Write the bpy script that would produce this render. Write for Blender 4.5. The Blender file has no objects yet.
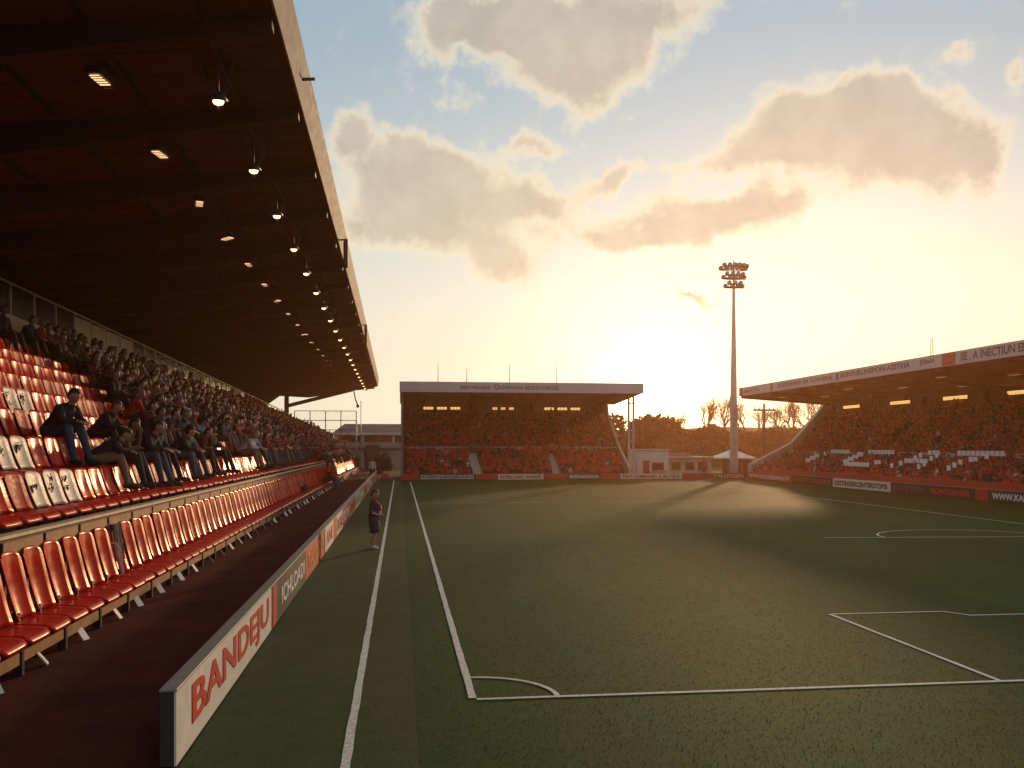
import bpy, math, random
import numpy as np
from mathutils import Vector, Matrix
random.seed(7)
UNITS = ['', 'first', 'second', 'third', 'fourth', 'fifth', 'sixth', 'seventh', 'eighth', 'ninth', 'tenth', 'eleventh', 'twelfth', 'thirteenth', 'fourteenth', 'fifteenth', 'sixteenth', 'seventeenth', 'eighteenth', 'nineteenth']
TENS = {2: ('twentieth', 'twenty'), 3: ('thirtieth', 'thirty'), 4: ('fortieth', 'forty'), 5: ('fiftieth', 'fifty'), 6: ('sixtieth', 'sixty'), 7: ('seventieth', 'seventy'), 8: ('eightieth', 'eighty'), 9: ('ninetieth', 'ninety'), 10: ('hundredth', 'hundred')}
def nth(i):
    return UNITS[i] if i < 20 else (TENS[i // 10][0] if i % 10 == 0 else TENS[i // 10][1] + '-' + UNITS[i % 10])
rng = np.random.default_rng(7)
R = math.radians
D = bpy.data
scene = bpy.context.scene

# ------------------------------------------------------------------ camera
H = 2.4
YAW = R(7.07)
cam_d = D.cameras.new('camera')
cam = D.objects.new('camera', cam_d)
scene.collection.objects.link(cam)
cam.location = (0, 0, H)
cam.rotation_euler = (R(90), 0, -YAW)
cam_d.sensor_width = 36
cam_d.lens = 903 / 1024 * 36
cam_d.shift_y = 62 / 1024
cam_d.clip_start = 0.05
cam_d.clip_end = 3000
scene.camera = cam

# ------------------------------------------------------------------ light
SUN_AZ, SUN_EL = R(26), R(9)           # azimuth measured from +Y towards +X
GLOW_AZ, GLOW_EL = R(15.9), R(2.9)       # where the glare stands over the trees
sun_d = D.lights.new('sun', 'SUN')
sun_d.energy = 2.2
sun_d.angle = R(2.5)
sun_d.color = (1.0, 0.60, 0.30)
sun = D.objects.new('sun', sun_d)
scene.collection.objects.link(sun)
sdir = Vector((math.sin(SUN_AZ) * math.cos(SUN_EL), math.cos(SUN_AZ) * math.cos(SUN_EL), math.sin(SUN_EL)))
sun.rotation_euler = sdir.to_track_quat('Z', 'Y').to_euler()

scene.view_settings.view_transform = 'Standard'
scene.view_settings.look = 'None'
scene.view_settings.exposure = 0.0
scene.view_settings.gamma = 1
scene.view_settings.use_curve_mapping = False
scene.cycles.use_denoising = True
scene.cycles.max_bounces = 6
scene.cycles.diffuse_bounces = 3
scene.cycles.glossy_bounces = 3
scene.cycles.volume_bounces = 0
scene.cycles.transparent_max_bounces = 8
scene.cycles.sample_clamp_indirect = 6
scene.cycles.volume_step_rate = 4


class NT:
    """small helper for node trees"""
    def __init__(s, tree):
        s.t = tree; s.n = tree.nodes; s.l = tree.links
    def new(s, typ, **kw):
        n = s.n.new(typ)
        for k, v in kw.items():
            setattr(n, k, v)
        return n
    def put(s, sock, v):
        if isinstance(v, bpy.types.NodeSocket):
            s.l.new(v, sock)
        else:
            if isinstance(v, (tuple, list)) and len(v) == 3 and len(sock.default_value) == 4:
                v = tuple(v) + (1,)
            sock.default_value = v
    def m(s, op, a, b=None, c=None, clamp=False):
        n = s.new('ShaderNodeMath', operation=op, use_clamp=clamp)
        s.put(n.inputs[0], a)
        if b is not None: s.put(n.inputs[1], b)
        if c is not None: s.put(n.inputs[2], c)
        return n.outputs[0]
    def v(s, op, a, b=None):
        n = s.new('ShaderNodeVectorMath', operation=op)
        s.put(n.inputs[0], a)
        if b is not None:
            s.put(n.inputs[3] if op == 'SCALE' else n.inputs[1], b)
        return n.outputs['Value'] if op in ('DOT_PRODUCT', 'LENGTH') else n.outputs[0]
    def mix(s, f, a, b, typ='MIX'):
        n = s.new('ShaderNodeMix', data_type='RGBA', blend_type=typ)
        n.clamp_factor = True
        s.put(n.inputs[0], f); s.put(n.inputs[6], a); s.put(n.inputs[7], b)
        return n.outputs[2]
    def ramp(s, x, a, b, c=0.0, d=1.0, smooth=True):
        n = s.new('ShaderNodeMapRange', interpolation_type='SMOOTHSTEP' if smooth else 'LINEAR')
        s.put(n.inputs[0], x); s.put(n.inputs[1], a); s.put(n.inputs[2], b); s.put(n.inputs[3], c); s.put(n.inputs[4], d)
        return n.outputs[0]
    def noise(s, vec, scale, detail=4, rough=0.5):
        n = s.new('ShaderNodeTexNoise')
        s.put(n.inputs['Vector'], vec)
        n.inputs['Scale'].default_value = scale
        n.inputs['Detail'].default_value = detail
        n.inputs['Roughness'].default_value = rough
        return n.outputs[0]


def sky_dir(px, py):
    """azimuth tangent and elevation tangent of a direction given as seen from the stand"""
    r = (px - 512) / 903; u = (446 - py) / 903
    x = r * math.cos(YAW) + math.sin(YAW); y = -r * math.sin(YAW) + math.cos(YAW)
    az = math.atan2(x, y); el = math.atan2(u, math.hypot(x, y))
    return az, el


world = D.worlds.new('World')
scene.world = world
world.use_nodes = True
w = NT(world.node_tree)
w.n.clear()
out = w.new('ShaderNodeOutputWorld')
bg = w.new('ShaderNodeBackground')
w.l.new(bg.outputs[0], out.inputs[0])
sky = w.new('ShaderNodeTexSky')
sky.sky_type = 'NISHITA'
sky.sun_disc = False
sky.sun_elevation = SUN_EL
sky.sun_rotation = SUN_AZ
sky.altitude = 50
sky.air_density = 1.0
sky.dust_density = 1.5
sky.ozone_density = 1.0
tc = w.new('ShaderNodeTexCoord')
dvec = tc.outputs['Generated']
gdir = (math.sin(GLOW_AZ) * math.cos(GLOW_EL), math.cos(GLOW_AZ) * math.cos(GLOW_EL), math.sin(GLOW_EL))
c = w.m('MAXIMUM', w.v('DOT_PRODUCT', dvec, gdir), 0.0)
sep = w.new('ShaderNodeSeparateXYZ'); w.l.new(dvec, sep.inputs[0])
X_, Y_, Z_ = sep.outputs
az = w.m('ARCTAN2', X_, Y_)
el = w.m('ARCTAN2', Z_, w.m('SQRT', w.m('ADD', w.m('MULTIPLY', X_, X_), w.m('MULTIPLY', Y_, Y_))))
comb = w.new('ShaderNodeCombineXYZ'); w.l.new(az, comb.inputs[0]); w.l.new(el, comb.inputs[1])
ae = comb.outputs[0]
# thin evening veil: pale cream low down, blue-grey higher up
n_sky = w.v('SCALE', sky.outputs[0], 0.010)
low = w.ramp(el, 0.02, 0.46)
veil = w.mix(low, (0.86, 0.82, 0.66), (0.30, 0.43, 0.52))
away = w.ramp(c, 0.45, 0.95)
veil = w.mix(away, (0.36, 0.42, 0.48), veil)
base = w.v('ADD', veil, n_sky)
wide = w.v('SCALE', (0.15, 0.14, 0.10), w.m('POWER', c, 16.0))
mid = w.v('SCALE', (0.80, 0.60, 0.30), w.m('POWER', c, 150.0))
core = w.v('SCALE', (5.0, 3.2, 1.2), w.m('POWER', c, 1100.0))
core2 = w.v('SCALE', (30.0, 20.0, 9.0), w.m('POWER', c, 9000.0))
# clouds, placed by azimuth and elevation
CL = [(520, 28, 95, 36, 1.0), (590, 72, 50, 42, 1.0), (455, 35, 34, 26, .8), (655, 14, 70, 20, .85), (570, 30, 60, 40, .7),
      (862, 130, 80, 40, 1.25), (888, 98, 46, 28, 1.0), (800, 122, 44, 28, 1.0), (935, 160, 68, 32, 1.15), (770, 152, 45, 22, .7), (985, 172, 26, 18, .7), (715, 165, 55, 14, .55),
      (425, 170, 62, 30, 1.0), (352, 135, 26, 26, .9), (400, 215, 66, 32, 1.0), (500, 250, 42, 26, .85), (535, 200, 46, 22, .8), (610, 176, 38, 13, .8), (455, 195, 60, 30, .5),
      (690, 222, 68, 20, 1.05), (620, 238, 44, 14, .85), (765, 208, 44, 16, .8), (692, 289, 20, 6, .9),
      (952, 38, 18, 12, .7), (1020, 60, 14, 22, .7), (530, 143, 28, 9, .65), (440, 95, 40, 12, .25), (880, 315, 30, 5, .35), (400, 318, 40, 7, .45)]
warp = w.new('ShaderNodeTexNoise'); w.put(warp.inputs['Vector'], ae); warp.inputs['Scale'].default_value = 13; warp.inputs['Detail'].default_value = 6; warp.inputs['Roughness'].default_value = 0.6
wv = w.v('SUBTRACT', warp.outputs['Color'], (0.5, 0.5, 0.5))
aew = w.v('ADD', ae, w.v('SCALE', wv, 0.075))
tot = None
for (px, py, rx, ry, amp) in CL:
    a0, e0 = sky_dir(px, py)
    a1, _ = sky_dir(px + rx, py); _, e1 = sky_dir(px, py - ry)
    dd = w.v('MULTIPLY', w.v('SUBTRACT', aew, (a0, e0, 0)), (.95 / max(a1 - a0, 1e-3), .92 / max(e1 - e0, 1e-3), 0))
    g = w.m('MULTIPLY', w.m('POWER', 0.36788, w.v('DOT_PRODUCT', dd, dd)), amp)
    tot = g if tot is None else w.m('ADD', tot, g)
nz = w.noise(ae, 24, 8, 0.62)
nz2 = w.noise(ae, 7, 3, 0.5)
# clouds elsewhere in the sky, out of the photograph's view
out_view = w.ramp(w.v('DOT_PRODUCT', dvec, (math.sin(YAW), math.cos(YAW), 0.0)), 0.80, 0.70)
tot = w.m('ADD', tot, w.m('MULTIPLY', out_view, w.m('MULTIPLY', w.ramp(nz2, 0.45, 0.7), 0.8)))
dens = w.m('ADD', tot, w.m('MULTIPLY', w.m('SUBTRACT', nz, 0.5), 1.45))
alpha = w.ramp(dens, 0.14, 0.68)
thick = w.ramp(dens, 0.32, 0.95)
near = w.m('POWER', c, 9.0)
rim = w.mix(near, (0.86, 0.80, 0.64), (1.12, 0.96, 0.62))
body = w.mix(near, (0.42, 0.40, 0.37), (0.76, 0.64, 0.45))
body = w.v('SCALE', body, w.ramp(w.noise(ae, 15, 6, 0.6), 0.32, 0.68, 0.92, 1.12))
cloud = w.mix(thick, rim, body)
clear = w.v('ADD', w.v('ADD', base, wide), mid)
skyc = w.mix(w.m('MULTIPLY', alpha, 0.84), clear, cloud)
skyc = w.v('ADD', w.v('ADD', skyc, core), core2)
below = w.ramp(el, -0.02, 0.0)
skyc = w.mix(below, (0.05, 0.04, 0.03), skyc)
w.l.new(skyc, bg.inputs[0])
bg.inputs[1].default_value = 1.0

# ------------------------------------------------------------------ materials
MATS = {}


def mat(name, col, rough=0.6, var=0.12, scale=6.0, bump=0.0, bscale=60.0, metal=0.0, coat=0.0, emit=None, estr=0.0, spec=0.5, stint=None):
    if name in MATS: return MATS[name]
    m = D.materials.new(name)
    m.use_nodes = True
    t = NT(m.node_tree)
    b = t.n['Principled BSDF']
    co = t.new('ShaderNodeTexCoord').outputs['Object']
    if var > 0:
        n = t.noise(co, scale, 5, 0.6)
        f = t.ramp(n, 0.3, 0.7, smooth=False)
        t.put(b.inputs['Base Color'], t.mix(f, tuple(x * (1 - var) for x in col), tuple(min(1, x * (1 + var)) for x in col)))
        t.put(b.inputs['Roughness'], t.ramp(t.noise(co, scale * 3, 3), 0.3, 0.7, max(0.02, rough - 0.08), min(1, rough + 0.08)))
    else:
        t.put(b.inputs['Base Color'], col)
        b.inputs['Roughness'].default_value = rough
    b.inputs['Metallic'].default_value = metal
    b.inputs['Coat Weight'].default_value = coat
    if stint: t.put(b.inputs['Specular Tint'], stint)
    b.inputs['Specular IOR Level'].default_value = spec
    if bump:
        bn = t.new('ShaderNodeBump'); bn.inputs['Strength'].default_value = bump; bn.inputs['Distance'].default_value = 0.02
        t.l.new(t.noise(co, bscale, 6, 0.65), bn.inputs['Height'])
        t.l.new(bn.outputs[0], b.inputs['Normal'])
    if emit:
        t.put(b.inputs['Emission Color'], emit); b.inputs['Emission Strength'].default_value = estr
    MATS[name] = m
    return m


def grass_mat(name, ca, cb, stripe=0.0):
    m = D.materials.new(name); m.use_nodes = True
    t = NT(m.node_tree); b = t.n['Principled BSDF']
    co = t.new('ShaderNodeTexCoord').outputs['Object']
    big = t.noise(co, 0.35, 5, 0.6); fine = t.noise(co, 38, 6, 0.75); mid_ = t.noise(co, 3.5, 5, 0.65)
    f = t.m('ADD', t.m('MULTIPLY', fine, 0.55), t.m('MULTIPLY', mid_, 0.45))
    col = t.mix(t.ramp(f, 0.36, 0.64), ca, cb)
    col = t.mix(t.ramp(big, 0.35, 0.75, 0.0, 0.35), col, tuple(x * 1.35 for x in cb))
    if stripe:
        s = t.new('ShaderNodeSeparateXYZ'); t.l.new(co, s.inputs[0])
        sx = t.m('SINE', t.m('MULTIPLY', t.m('ADD', s.outputs[0], t.m('MULTIPLY', big, 0.3)), math.pi / 3.05))
        k = t.ramp(sx, -0.12, 0.12)
        col = t.mix(t.m('MULTIPLY', k, stripe), col, tuple(x * 1.15 for x in ca))
    t.put(b.inputs['Base Color'], col)
    b.inputs['Roughness'].default_value = 0.8
    b.inputs['Specular IOR Level'].default_value = 0.12
    bn = t.new('ShaderNodeBump'); bn.inputs['Strength'].default_value = 0.4; bn.inputs['Distance'].default_value = 0.015
    t.l.new(t.noise(co, 70, 4, 0.8), bn.inputs['Height']); t.l.new(bn.outputs[0], b.inputs['Normal'])
    return m


M_grass = grass_mat('pitch_grass', (0.007, 0.037, 0.003), (0.016, 0.064, 0.005), 0.55)
M_apron = grass_mat('apron_turf', (0.024, 0.040, 0.010), (0.043, 0.066, 0.018))
M_out = grass_mat('rough_grass', (0.04, 0.045, 0.015), (0.08, 0.075, 0.03))
M_line = mat('line_paint', (0.62, 0.60, 0.52), 0.8, 0.35, 30, 0.5, 120)
M_red = mat('red_plastic', (0.60, 0.016, 0.006), 0.24, 0.28, 1.7, 0.05, 9, spec=.26, stint=(1, .50, .20))
M_pan = mat('red_seat_pan', (0.50, 0.018, 0.010), 0.34, 0.25, 1.7, 0.06, 14, spec=.2, stint=(1, .6, .35))
M_dred = mat('faded_red_plastic', (0.44, 0.022, 0.012), 0.5, 0.25, 6, spec=.14)
M_wht = mat('white_plastic', (0.62, 0.54, 0.46), 0.5, 0.2, 9)
M_ink = mat('marker_ink', (0.10, 0.03, 0.03), 0.7, 0.1)
M_black = mat('black_steel', (0.018, 0.016, 0.015), 0.45, 0.2, 10)
M_steel = mat('grey_steel', (0.30, 0.28, 0.26), 0.45, 0.15, 8, metal=0.4)
M_wood = mat('varnished_timber', (0.30, 0.135, 0.045), 0.55, 0.35, 3.5, 0.2, 40)
M_cap = mat('pale_timber_cap', (0.66, 0.50, 0.32), 0.5, 0.2, 6)
M_conc = mat('stand_concrete', (0.16, 0.125, 0.105), 0.85, 0.25, 2.2, 0.3, 30)
M_pconc = mat('pale_concrete', (0.50, 0.44, 0.38), 0.85, 0.2, 1.5, 0.2, 30)
M_track = mat('maroon_track', (0.085, 0.016, 0.011), 0.95, 0.45, 0.9, 0.7, 90, spec=.12)
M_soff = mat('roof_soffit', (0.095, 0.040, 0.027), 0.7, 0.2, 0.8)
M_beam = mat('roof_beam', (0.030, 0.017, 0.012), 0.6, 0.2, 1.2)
M_fas = mat('cream_fascia', (0.38, 0.33, 0.27), 0.7, 0.08, 2, spec=.1)
M_fas2 = mat('lilac_fascia', (0.50, 0.44, 0.46), 0.55, 0.08, 1)
M_redp = mat('red_paint', (0.50, 0.035, 0.022), 0.5, 0.15, 3)
M_board = mat('board_cream', (0.72, 0.66, 0.56), 0.5, 0.08, 2.5)
M_dark = mat('board_black', (0.035, 0.030, 0.027), 0.45, 0.1, 4)
M_orange = mat('board_orange', (0.62, 0.24, 0.06), 0.5, 0.15, 4)
M_letr = mat('letter_red', (0.55, 0.03, 0.015), 0.5, 0.08)
M_letw = mat('letter_white', (0.75, 0.70, 0.66), 0.5, 0.05)
M_letb = mat('letter_brown', (0.16, 0.07, 0.06), 0.5, 0.05)
M_letc = mat('letter_charcoal', (0.05, 0.045, 0.05), 0.5, 0.05)
M_lamp = mat('lamp_glow', (1, .8, .5), 0.4, 0, emit=(1.0, 0.62, 0.26), estr=4.0)
M_lamp2 = mat('lamp_tube_glow', (1, .8, .5), 0.4, 0, emit=(1.0, 0.58, 0.28), estr=1.5)
M_win = mat('lit_window', (1, .7, .35), 0.4, 0, emit=(1.0, 0.55, 0.17), estr=1.0)
M_wallb = mat('stand_back_wall', (0.30, 0.19, 0.13), 0.8, 0.15, 1.0)
M_glass = mat('dark_glass', (0.03, 0.025, 0.022), 0.15, 0.1)
M_grey = mat('grey_render', (0.22, 0.19, 0.17), 0.85, 0.12, 0.6, 0.2, 14)
M_greyd = mat('grey_roof', (0.12, 0.10, 0.095), 0.8, 0.2, 1.0)
M_card = mat('white_card', (0.90, 0.88, 0.88), 0.7, 0.03)
M_white = mat('white_paint', (0.72, 0.66, 0.60), 0.6, 0.08, 1.5)
M_brick = mat('red_brick', (0.28, 0.10, 0.06), 0.85, 0.3, 14)
M_bark = mat('bark', (0.09, 0.055, 0.035), 0.9, 0.3, 8)
M_leaf = mat('dark_foliage', (0.060, 0.050, 0.018), 0.8, 0.4, 2.5)
M_leaf2 = mat('brown_foliage', (0.090, 0.060, 0.025), 0.8, 0.4, 2.5)
M_hill = mat('hill_scrub', (0.085, 0.055, 0.028), 0.95, 0.35, 0.8, 0.8, 3)
M_skin = mat('skin', (0.42, 0.21, 0.135), 0.55, 0.1, 12)
M_skin2 = mat('brown_skin', (0.20, 0.095, 0.055), 0.55, 0.1, 12)
M_hair = mat('dark_hair', (0.022, 0.014, 0.010), 0.55, 0.3, 60, 0.5, 200)
M_hair2 = mat('brown_hair', (0.07, 0.035, 0.018), 0.55, 0.3, 60, 0.5, 200)
M_hair3 = mat('grey_hair', (0.25, 0.22, 0.20), 0.6, 0.3, 60, 0.5, 200)


def cloth(n, c):
    return mat(n, c, 0.85, 0.18, 18, 0.35, 30)


JK = {'black': cloth('black_jacket', (0.020, 0.018, 0.019)), 'navy': cloth('navy_jacket', (0.020, 0.026, 0.050)),
      'red': cloth('red_shirt', (0.42, 0.025, 0.018)), 'grey': cloth('grey_jacket', (0.16, 0.15, 0.15)),
      'white': cloth('white_shirt', (0.60, 0.56, 0.52)), 'brown': cloth('brown_jacket', (0.11, 0.055, 0.03)),
      'blue': cloth('pale_blue_shirt', (0.22, 0.28, 0.38)), 'maroon': cloth('maroon_jacket', (0.13, 0.02, 0.02))}
TR = {'jeans': cloth('blue_jeans', (0.045, 0.065, 0.11)), 'dark': cloth('dark_trousers', (0.022, 0.02, 0.02)), 'tan': cloth('tan_trousers', (0.20, 0.12, 0.07))}
M_shoe = cloth('dark_shoes', (0.03, 0.025, 0.022))
M_shoew = cloth('white_shoes', (0.6, 0.57, 0.55))


# ------------------------------------------------------------------ mesh helpers
def link(o, parent=None):
    scene.collection.objects.link(o)
    if parent is not None: o.parent = parent
    return o


def tag(o, label=None, cat=None, group=None, kind=None):
    if label: o['label'] = label
    if cat: o['category'] = cat
    if group: o['group'] = group
    if kind: o['kind'] = kind
    return o


def empty(name, loc=(0, 0, 0), label=None, cat=None, group=None):
    o = D.objects.new(name, None); o.location = loc; o.empty_display_size = 0.1
    link(o); return tag(o, label, cat, group)


class MB:
    def __init__(s): s.v = []; s.f = []; s.mi = []
    def add(s, vs, fs, mi=0):
        k = len(s.v); s.v += [tuple(p) for p in vs]; s.f += [tuple(i + k for i in f) for f in fs]; s.mi += [mi] * len(fs); return s
    def box(s, x0, x1, y0, y1, z0, z1, mi=0, b=0.0):
        if b <= 0:
            vs = [(x, y, z) for x in (x0, x1) for y in (y0, y1) for z in (z0, z1)]
            return s.add(vs, [(0, 1, 3, 2), (4, 6, 7, 5), (0, 4, 5, 1), (2, 3, 7, 6), (0, 2, 6, 4), (1, 5, 7, 3)], mi)
        vs = []
        for z, q in ((z0, b), (z0 + b, 0), (z1 - b, 0), (z1, b)):
            for (x, y) in ((x0 + q, y0 + b), (x0 + b, y0 + q), (x1 - b, y0 + q), (x1 - q, y0 + b), (x1 - q, y1 - b), (x1 - b, y1 - q), (x0 + b, y1 - q), (x0 + q, y1 - b)):
                vs.append((x, y, z))
        fs = [tuple(range(7, -1, -1)), tuple(range(24, 32))]
        for r in range(3):
            for i in range(8):
                j = (i + 1) % 8
                fs.append((r * 8 + i, r * 8 + j, r * 8 + 8 + j, r * 8 + 8 + i))
        return s.add(vs, fs, mi)
    def tube(s, pts, rad, n=8, mi=0, cap=True):
        pts = [Vector(p) for p in pts]
        if not isinstance(rad, (list, tuple)): rad = [rad] * len(pts)
        vs = []; fs = []
        for i, p in enumerate(pts):
            t = (pts[min(i + 1, len(pts) - 1)] - pts[max(i - 1, 0)]).normalized()
            a = t.cross(Vector((0, 0, 1)))
            if a.length < 0.05: a = t.cross(Vector((0, 1, 0)))
            a.normalize(); b = t.cross(a)
            for k in range(n):
                q = 2 * math.pi * k / n
                vs.append(p + (a * math.cos(q) + b * math.sin(q)) * rad[i])
        for i in range(len(pts) - 1):
            for k in range(n):
                j = (k + 1) % n
                fs.append((i * n + k, i * n + j, i * n + n + j, i * n + n + k))
        if cap:
            fs.append(tuple(range(n - 1, -1, -1))); fs.append(tuple(range((len(pts) - 1) * n, len(pts) * n)))
        return s.add(vs, fs, mi)
    def bar(s, p, q, wd, ht, mi=0):
        p = Vector(p); q = Vector(q); t = (q - p).normalized()
        a = t.cross(Vector((0, 0, 1)))
        if a.length < 0.05: a = Vector((1, 0, 0))
        a.normalize(); b = a.cross(t)
        vs = [e + a * (i * wd / 2) + b * (j * ht / 2) for e in (p, q) for i, j in ((-1, -1), (1, -1), (1, 1), (-1, 1))]
        return s.add(vs, [(3, 2, 1, 0), (4, 5, 6, 7), (0, 1, 5, 4), (1, 2, 6, 5), (2, 3, 7, 6), (3, 0, 4, 7)], mi)
    def prism(s, prof, a0, a1, axis='Y', mi=0):
        """prof: (h, z) outline; extruded along axis between a0 and a1"""
        n = len(prof)
        f = (lambda h, a, z: (h, a, z)) if axis == 'Y' else (lambda h, a, z: (a, h, z))
        vs = [f(h, a, z) for a in (a0, a1) for (h, z) in prof]
        fs = [tuple(range(n)), tuple(range(2 * n - 1, n - 1, -1))]
        for i in range(n):
            j = (i + 1) % n; fs.append((i, n + i, n + j, j))
        return s.add(vs, fs, mi)
    def sphere(s, ctr, r, nu=10, nv=7, mi=0):
        if not isinstance(r, (list, tuple)): r = (r, r, r)
        vs = []; fs = []
        for i in range(nv + 1):
            th = math.pi * i / nv
            for k in range(nu):
                ph = 2 * math.pi * k / nu
                vs.append((ctr[0] + r[0] * math.sin(th) * math.cos(ph), ctr[1] + r[1] * math.sin(th) * math.sin(ph), ctr[2] + r[2] * math.cos(th)))
        for i in range(nv):
            for k in range(nu):
                j = (k + 1) % nu; fs.append((i * nu + k, (i + 1) * nu + k, (i + 1) * nu + j, i * nu + j))
        return s.add(vs, fs, mi)
    def mesh(s, name, mats, smooth=False):
        me = D.meshes.new(name); me.from_pydata(s.v, [], s.f)
        for m_ in (mats if isinstance(mats, (list, tuple)) else [mats]): me.materials.append(m_)
        me.polygons.foreach_set('material_index', s.mi)
        if smooth: me.polygons.foreach_set('use_smooth', [True] * len(s.f))
        me.update(); return me
    def build(s, name, mats, parent=None, smooth=False, fix=True):
        me = s.mesh(name, mats, smooth)
        if fix:
            import bmesh
            bm = bmesh.new(); bm.from_mesh(me); bmesh.ops.recalc_face_normals(bm, faces=bm.faces); bm.to_mesh(me); bm.free()
        return link(D.objects.new(name, me), parent)


def np_object(name, verts, faces, mats, mi=None, col=None, parent=None, smooth=False):
    """fast build of a large mesh from numpy arrays; faces all of one size"""
    me = D.meshes.new(name)
    nf, k = faces.shape
    me.vertices.add(len(verts)); me.vertices.foreach_set('co', verts.astype(np.float32).ravel())
    me.loops.add(nf * k); me.loops.foreach_set('vertex_index', faces.astype(np.int32).ravel())
    me.polygons.add(nf); me.polygons.foreach_set('loop_start', np.arange(0, nf * k, k, dtype=np.int32))
    me.polygons.foreach_set('loop_total', np.full(nf, k, dtype=np.int32))
    for m_ in mats: me.materials.append(m_)
    if mi is not None: me.polygons.foreach_set('material_index', mi.astype(np.int32))
    if smooth: me.polygons.foreach_set('use_smooth', np.ones(nf, dtype=bool))
    me.update(calc_edges=True)
    if col is not None:
        at = me.attributes.new('paint', 'FLOAT_COLOR', 'FACE')
        at.data.foreach_set('color', np.c_[col, np.ones(len(col))].astype(np.float32).ravel())
    return link(D.objects.new(name, me), parent)


def attr_mat(name, rough=0.8):
    m = D.materials.new(name); m.use_nodes = True; t = NT(m.node_tree); b = t.n['Principled BSDF']
    a = t.new('ShaderNodeAttribute', attribute_name='paint')
    co = t.new('ShaderNodeTexCoord').outputs['Object']
    t.put(b.inputs['Base Color'], t.mix(t.ramp(t.noise(co, 9, 3), .3, .7, 0, .35), a.outputs['Color'], (0.02, 0.012, 0.01)))
    b.inputs['Roughness'].default_value = rough
    return m


M_crowd = attr_mat('crowd_colours')


def text(body, size, loc, rot, m, parent, name='lettering', sx=1.0, sy=1.0, depth=0.004, bold=0.0, align='LEFT', fit=None):
    cu = D.curves.new('t', 'FONT'); cu.body = body; cu.size = size; cu.extrude = depth; cu.offset = bold
    cu.align_x = align; cu.align_y = 'BOTTOM_BASELINE' if False else 'BOTTOM'
    to = D.objects.new('t', cu); scene.collection.objects.link(to)
    bpy.context.view_layer.update()
    me = D.meshes.new_from_object(to.evaluated_get(bpy.context.evaluated_depsgraph_get()))
    scene.collection.objects.unlink(to); D.objects.remove(to)
    co = np.empty(len(me.vertices) * 3, np.float32); me.vertices.foreach_get('co', co); co = co.reshape(-1, 3)
    if fit:   # (length, height): scaled to this size, origin at the lower left
        mn = co.min(0); mx = co.max(0)
        co[:, 0] = (co[:, 0] - mn[0]) * fit[0] / (mx[0] - mn[0]); co[:, 1] = (co[:, 1] - mn[1]) * fit[1] / (mx[1] - mn[1])
    else:
        co[:, 0] *= sx; co[:, 1] *= sy
    me.vertices.foreach_set('co', co.ravel()); me.update()
    me.materials.clear(); me.materials.append(m)
    o = D.objects.new(name, me); o.location = loc; o.rotation_euler = rot
    return link(o, parent)


ROT_E = (R(90), 0, R(90))     # faces +X, reads towards +Y
ROT_S = (R(90), 0, 0)         # faces -Y, reads towards +X
ROT_W = (R(90), 0, R(-90))    # faces -X, reads towards -Y

# ------------------------------------------------------------------ ground and pitch
def sheet(name, x0, x1, y0, y1, z, m, nx=1, ny=1):
    b = MB()
    for i in range(nx):
        for j in range(ny):
            xa = x0 + (x1 - x0) * i / nx; xb = x0 + (x1 - x0) * (i + 1) / nx
            ya = y0 + (y1 - y0) * j / ny; yb = y0 + (y1 - y0) * (j + 1) / ny
            b.add([(xa, ya, z), (xb, ya, z), (xb, yb, z), (xa, yb, z)], [(0, 1, 2, 3)])
    return b.build(name, m, fix=False)


tag(sheet('ground', -600, 600, -200, 1500, -0.012, M_out), kind='structure')
tag(sheet('pitch', -1.66, 25.6, 4.0, 64.5, 0.0, M_grass), kind='structure')
tag(sheet('turf_strip', -1.64, 0.14, 4.0, 63.4, 0.004, M_apron), kind='structure')
tag(sheet('running_track', -4.6, -1.66, 2.0, 95.0, 0.0, M_track), kind='structure')

ln = MB()
def line(x0, x1, y0, y1, z=0.009): ln.add([(x0, y0, z), (x1, y0, z), (x1, y1, z), (x0, y1, z)], [(0, 1, 2, 3)])
LW = 0.055
segs = []
def wob(ax0, ay0, ax1, ay1, wd=LW, n=None):
    """a painted line with slightly uneven edges"""
    L = math.hypot(ax1 - ax0, ay1 - ay0); n = n or max(2, int(L / 0.25))
    dx, dy = (ax1 - ax0) / L, (ay1 - ay0) / L; nx_, ny_ = -dy, dx
    vs = []; fs = []
    for i in range(n + 1):
        t = i / n * L
        a = wd / 2 * (1 + random.uniform(-.12, .12)); b_ = wd / 2 * (1 + random.uniform(-.12, .12))
        vs += [(ax0 + dx * t + nx_ * a, ay0 + dy * t + ny_ * a, 0.009), (ax0 + dx * t - nx_ * b_, ay0 + dy * t - ny_ * b_, 0.009)]
    for i in range(n): fs.append((2 * i, 2 * i + 1, 2 * i + 3, 2 * i + 2))
    ln.add(vs, fs); segs.append((ax0, ay0, ax1, ay1))
wob(-.407, 5.2, -.407, 62.8, .075)
wob(.684, 8.55, .684, 60.5, .075)
wob(.72, 8.51, 19.0, 8.51, .06)
wob(19.0, 8.54, 19.0, 60.5)
wob(.72, 60.5, 18.97, 60.5)
wob(.72, 38.0, 18.97, 38.0)
wob(6.07, 8.54, 6.07, 12.2, .055); wob(6.10, 12.2, 7.80, 12.2, .045); wob(7.80, 12.2, 8.0, 11.87, .045); wob(8.0, 11.87, 14.0, 11.87, .045)
wob(11.0, 22.4, 18.97, 21.75, .055)
a = [(12.6 + 2.3 * (1 - math.cos(q)) * 1.0, 22.25 + 1.9 * math.sin(q)) for q in [math.pi * i / 14 for i in range(15)]]
for p, q in zip(a[:-1], a[1:]): wob(p[0], p[1], q[0], q[1], .05, 1)
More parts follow.
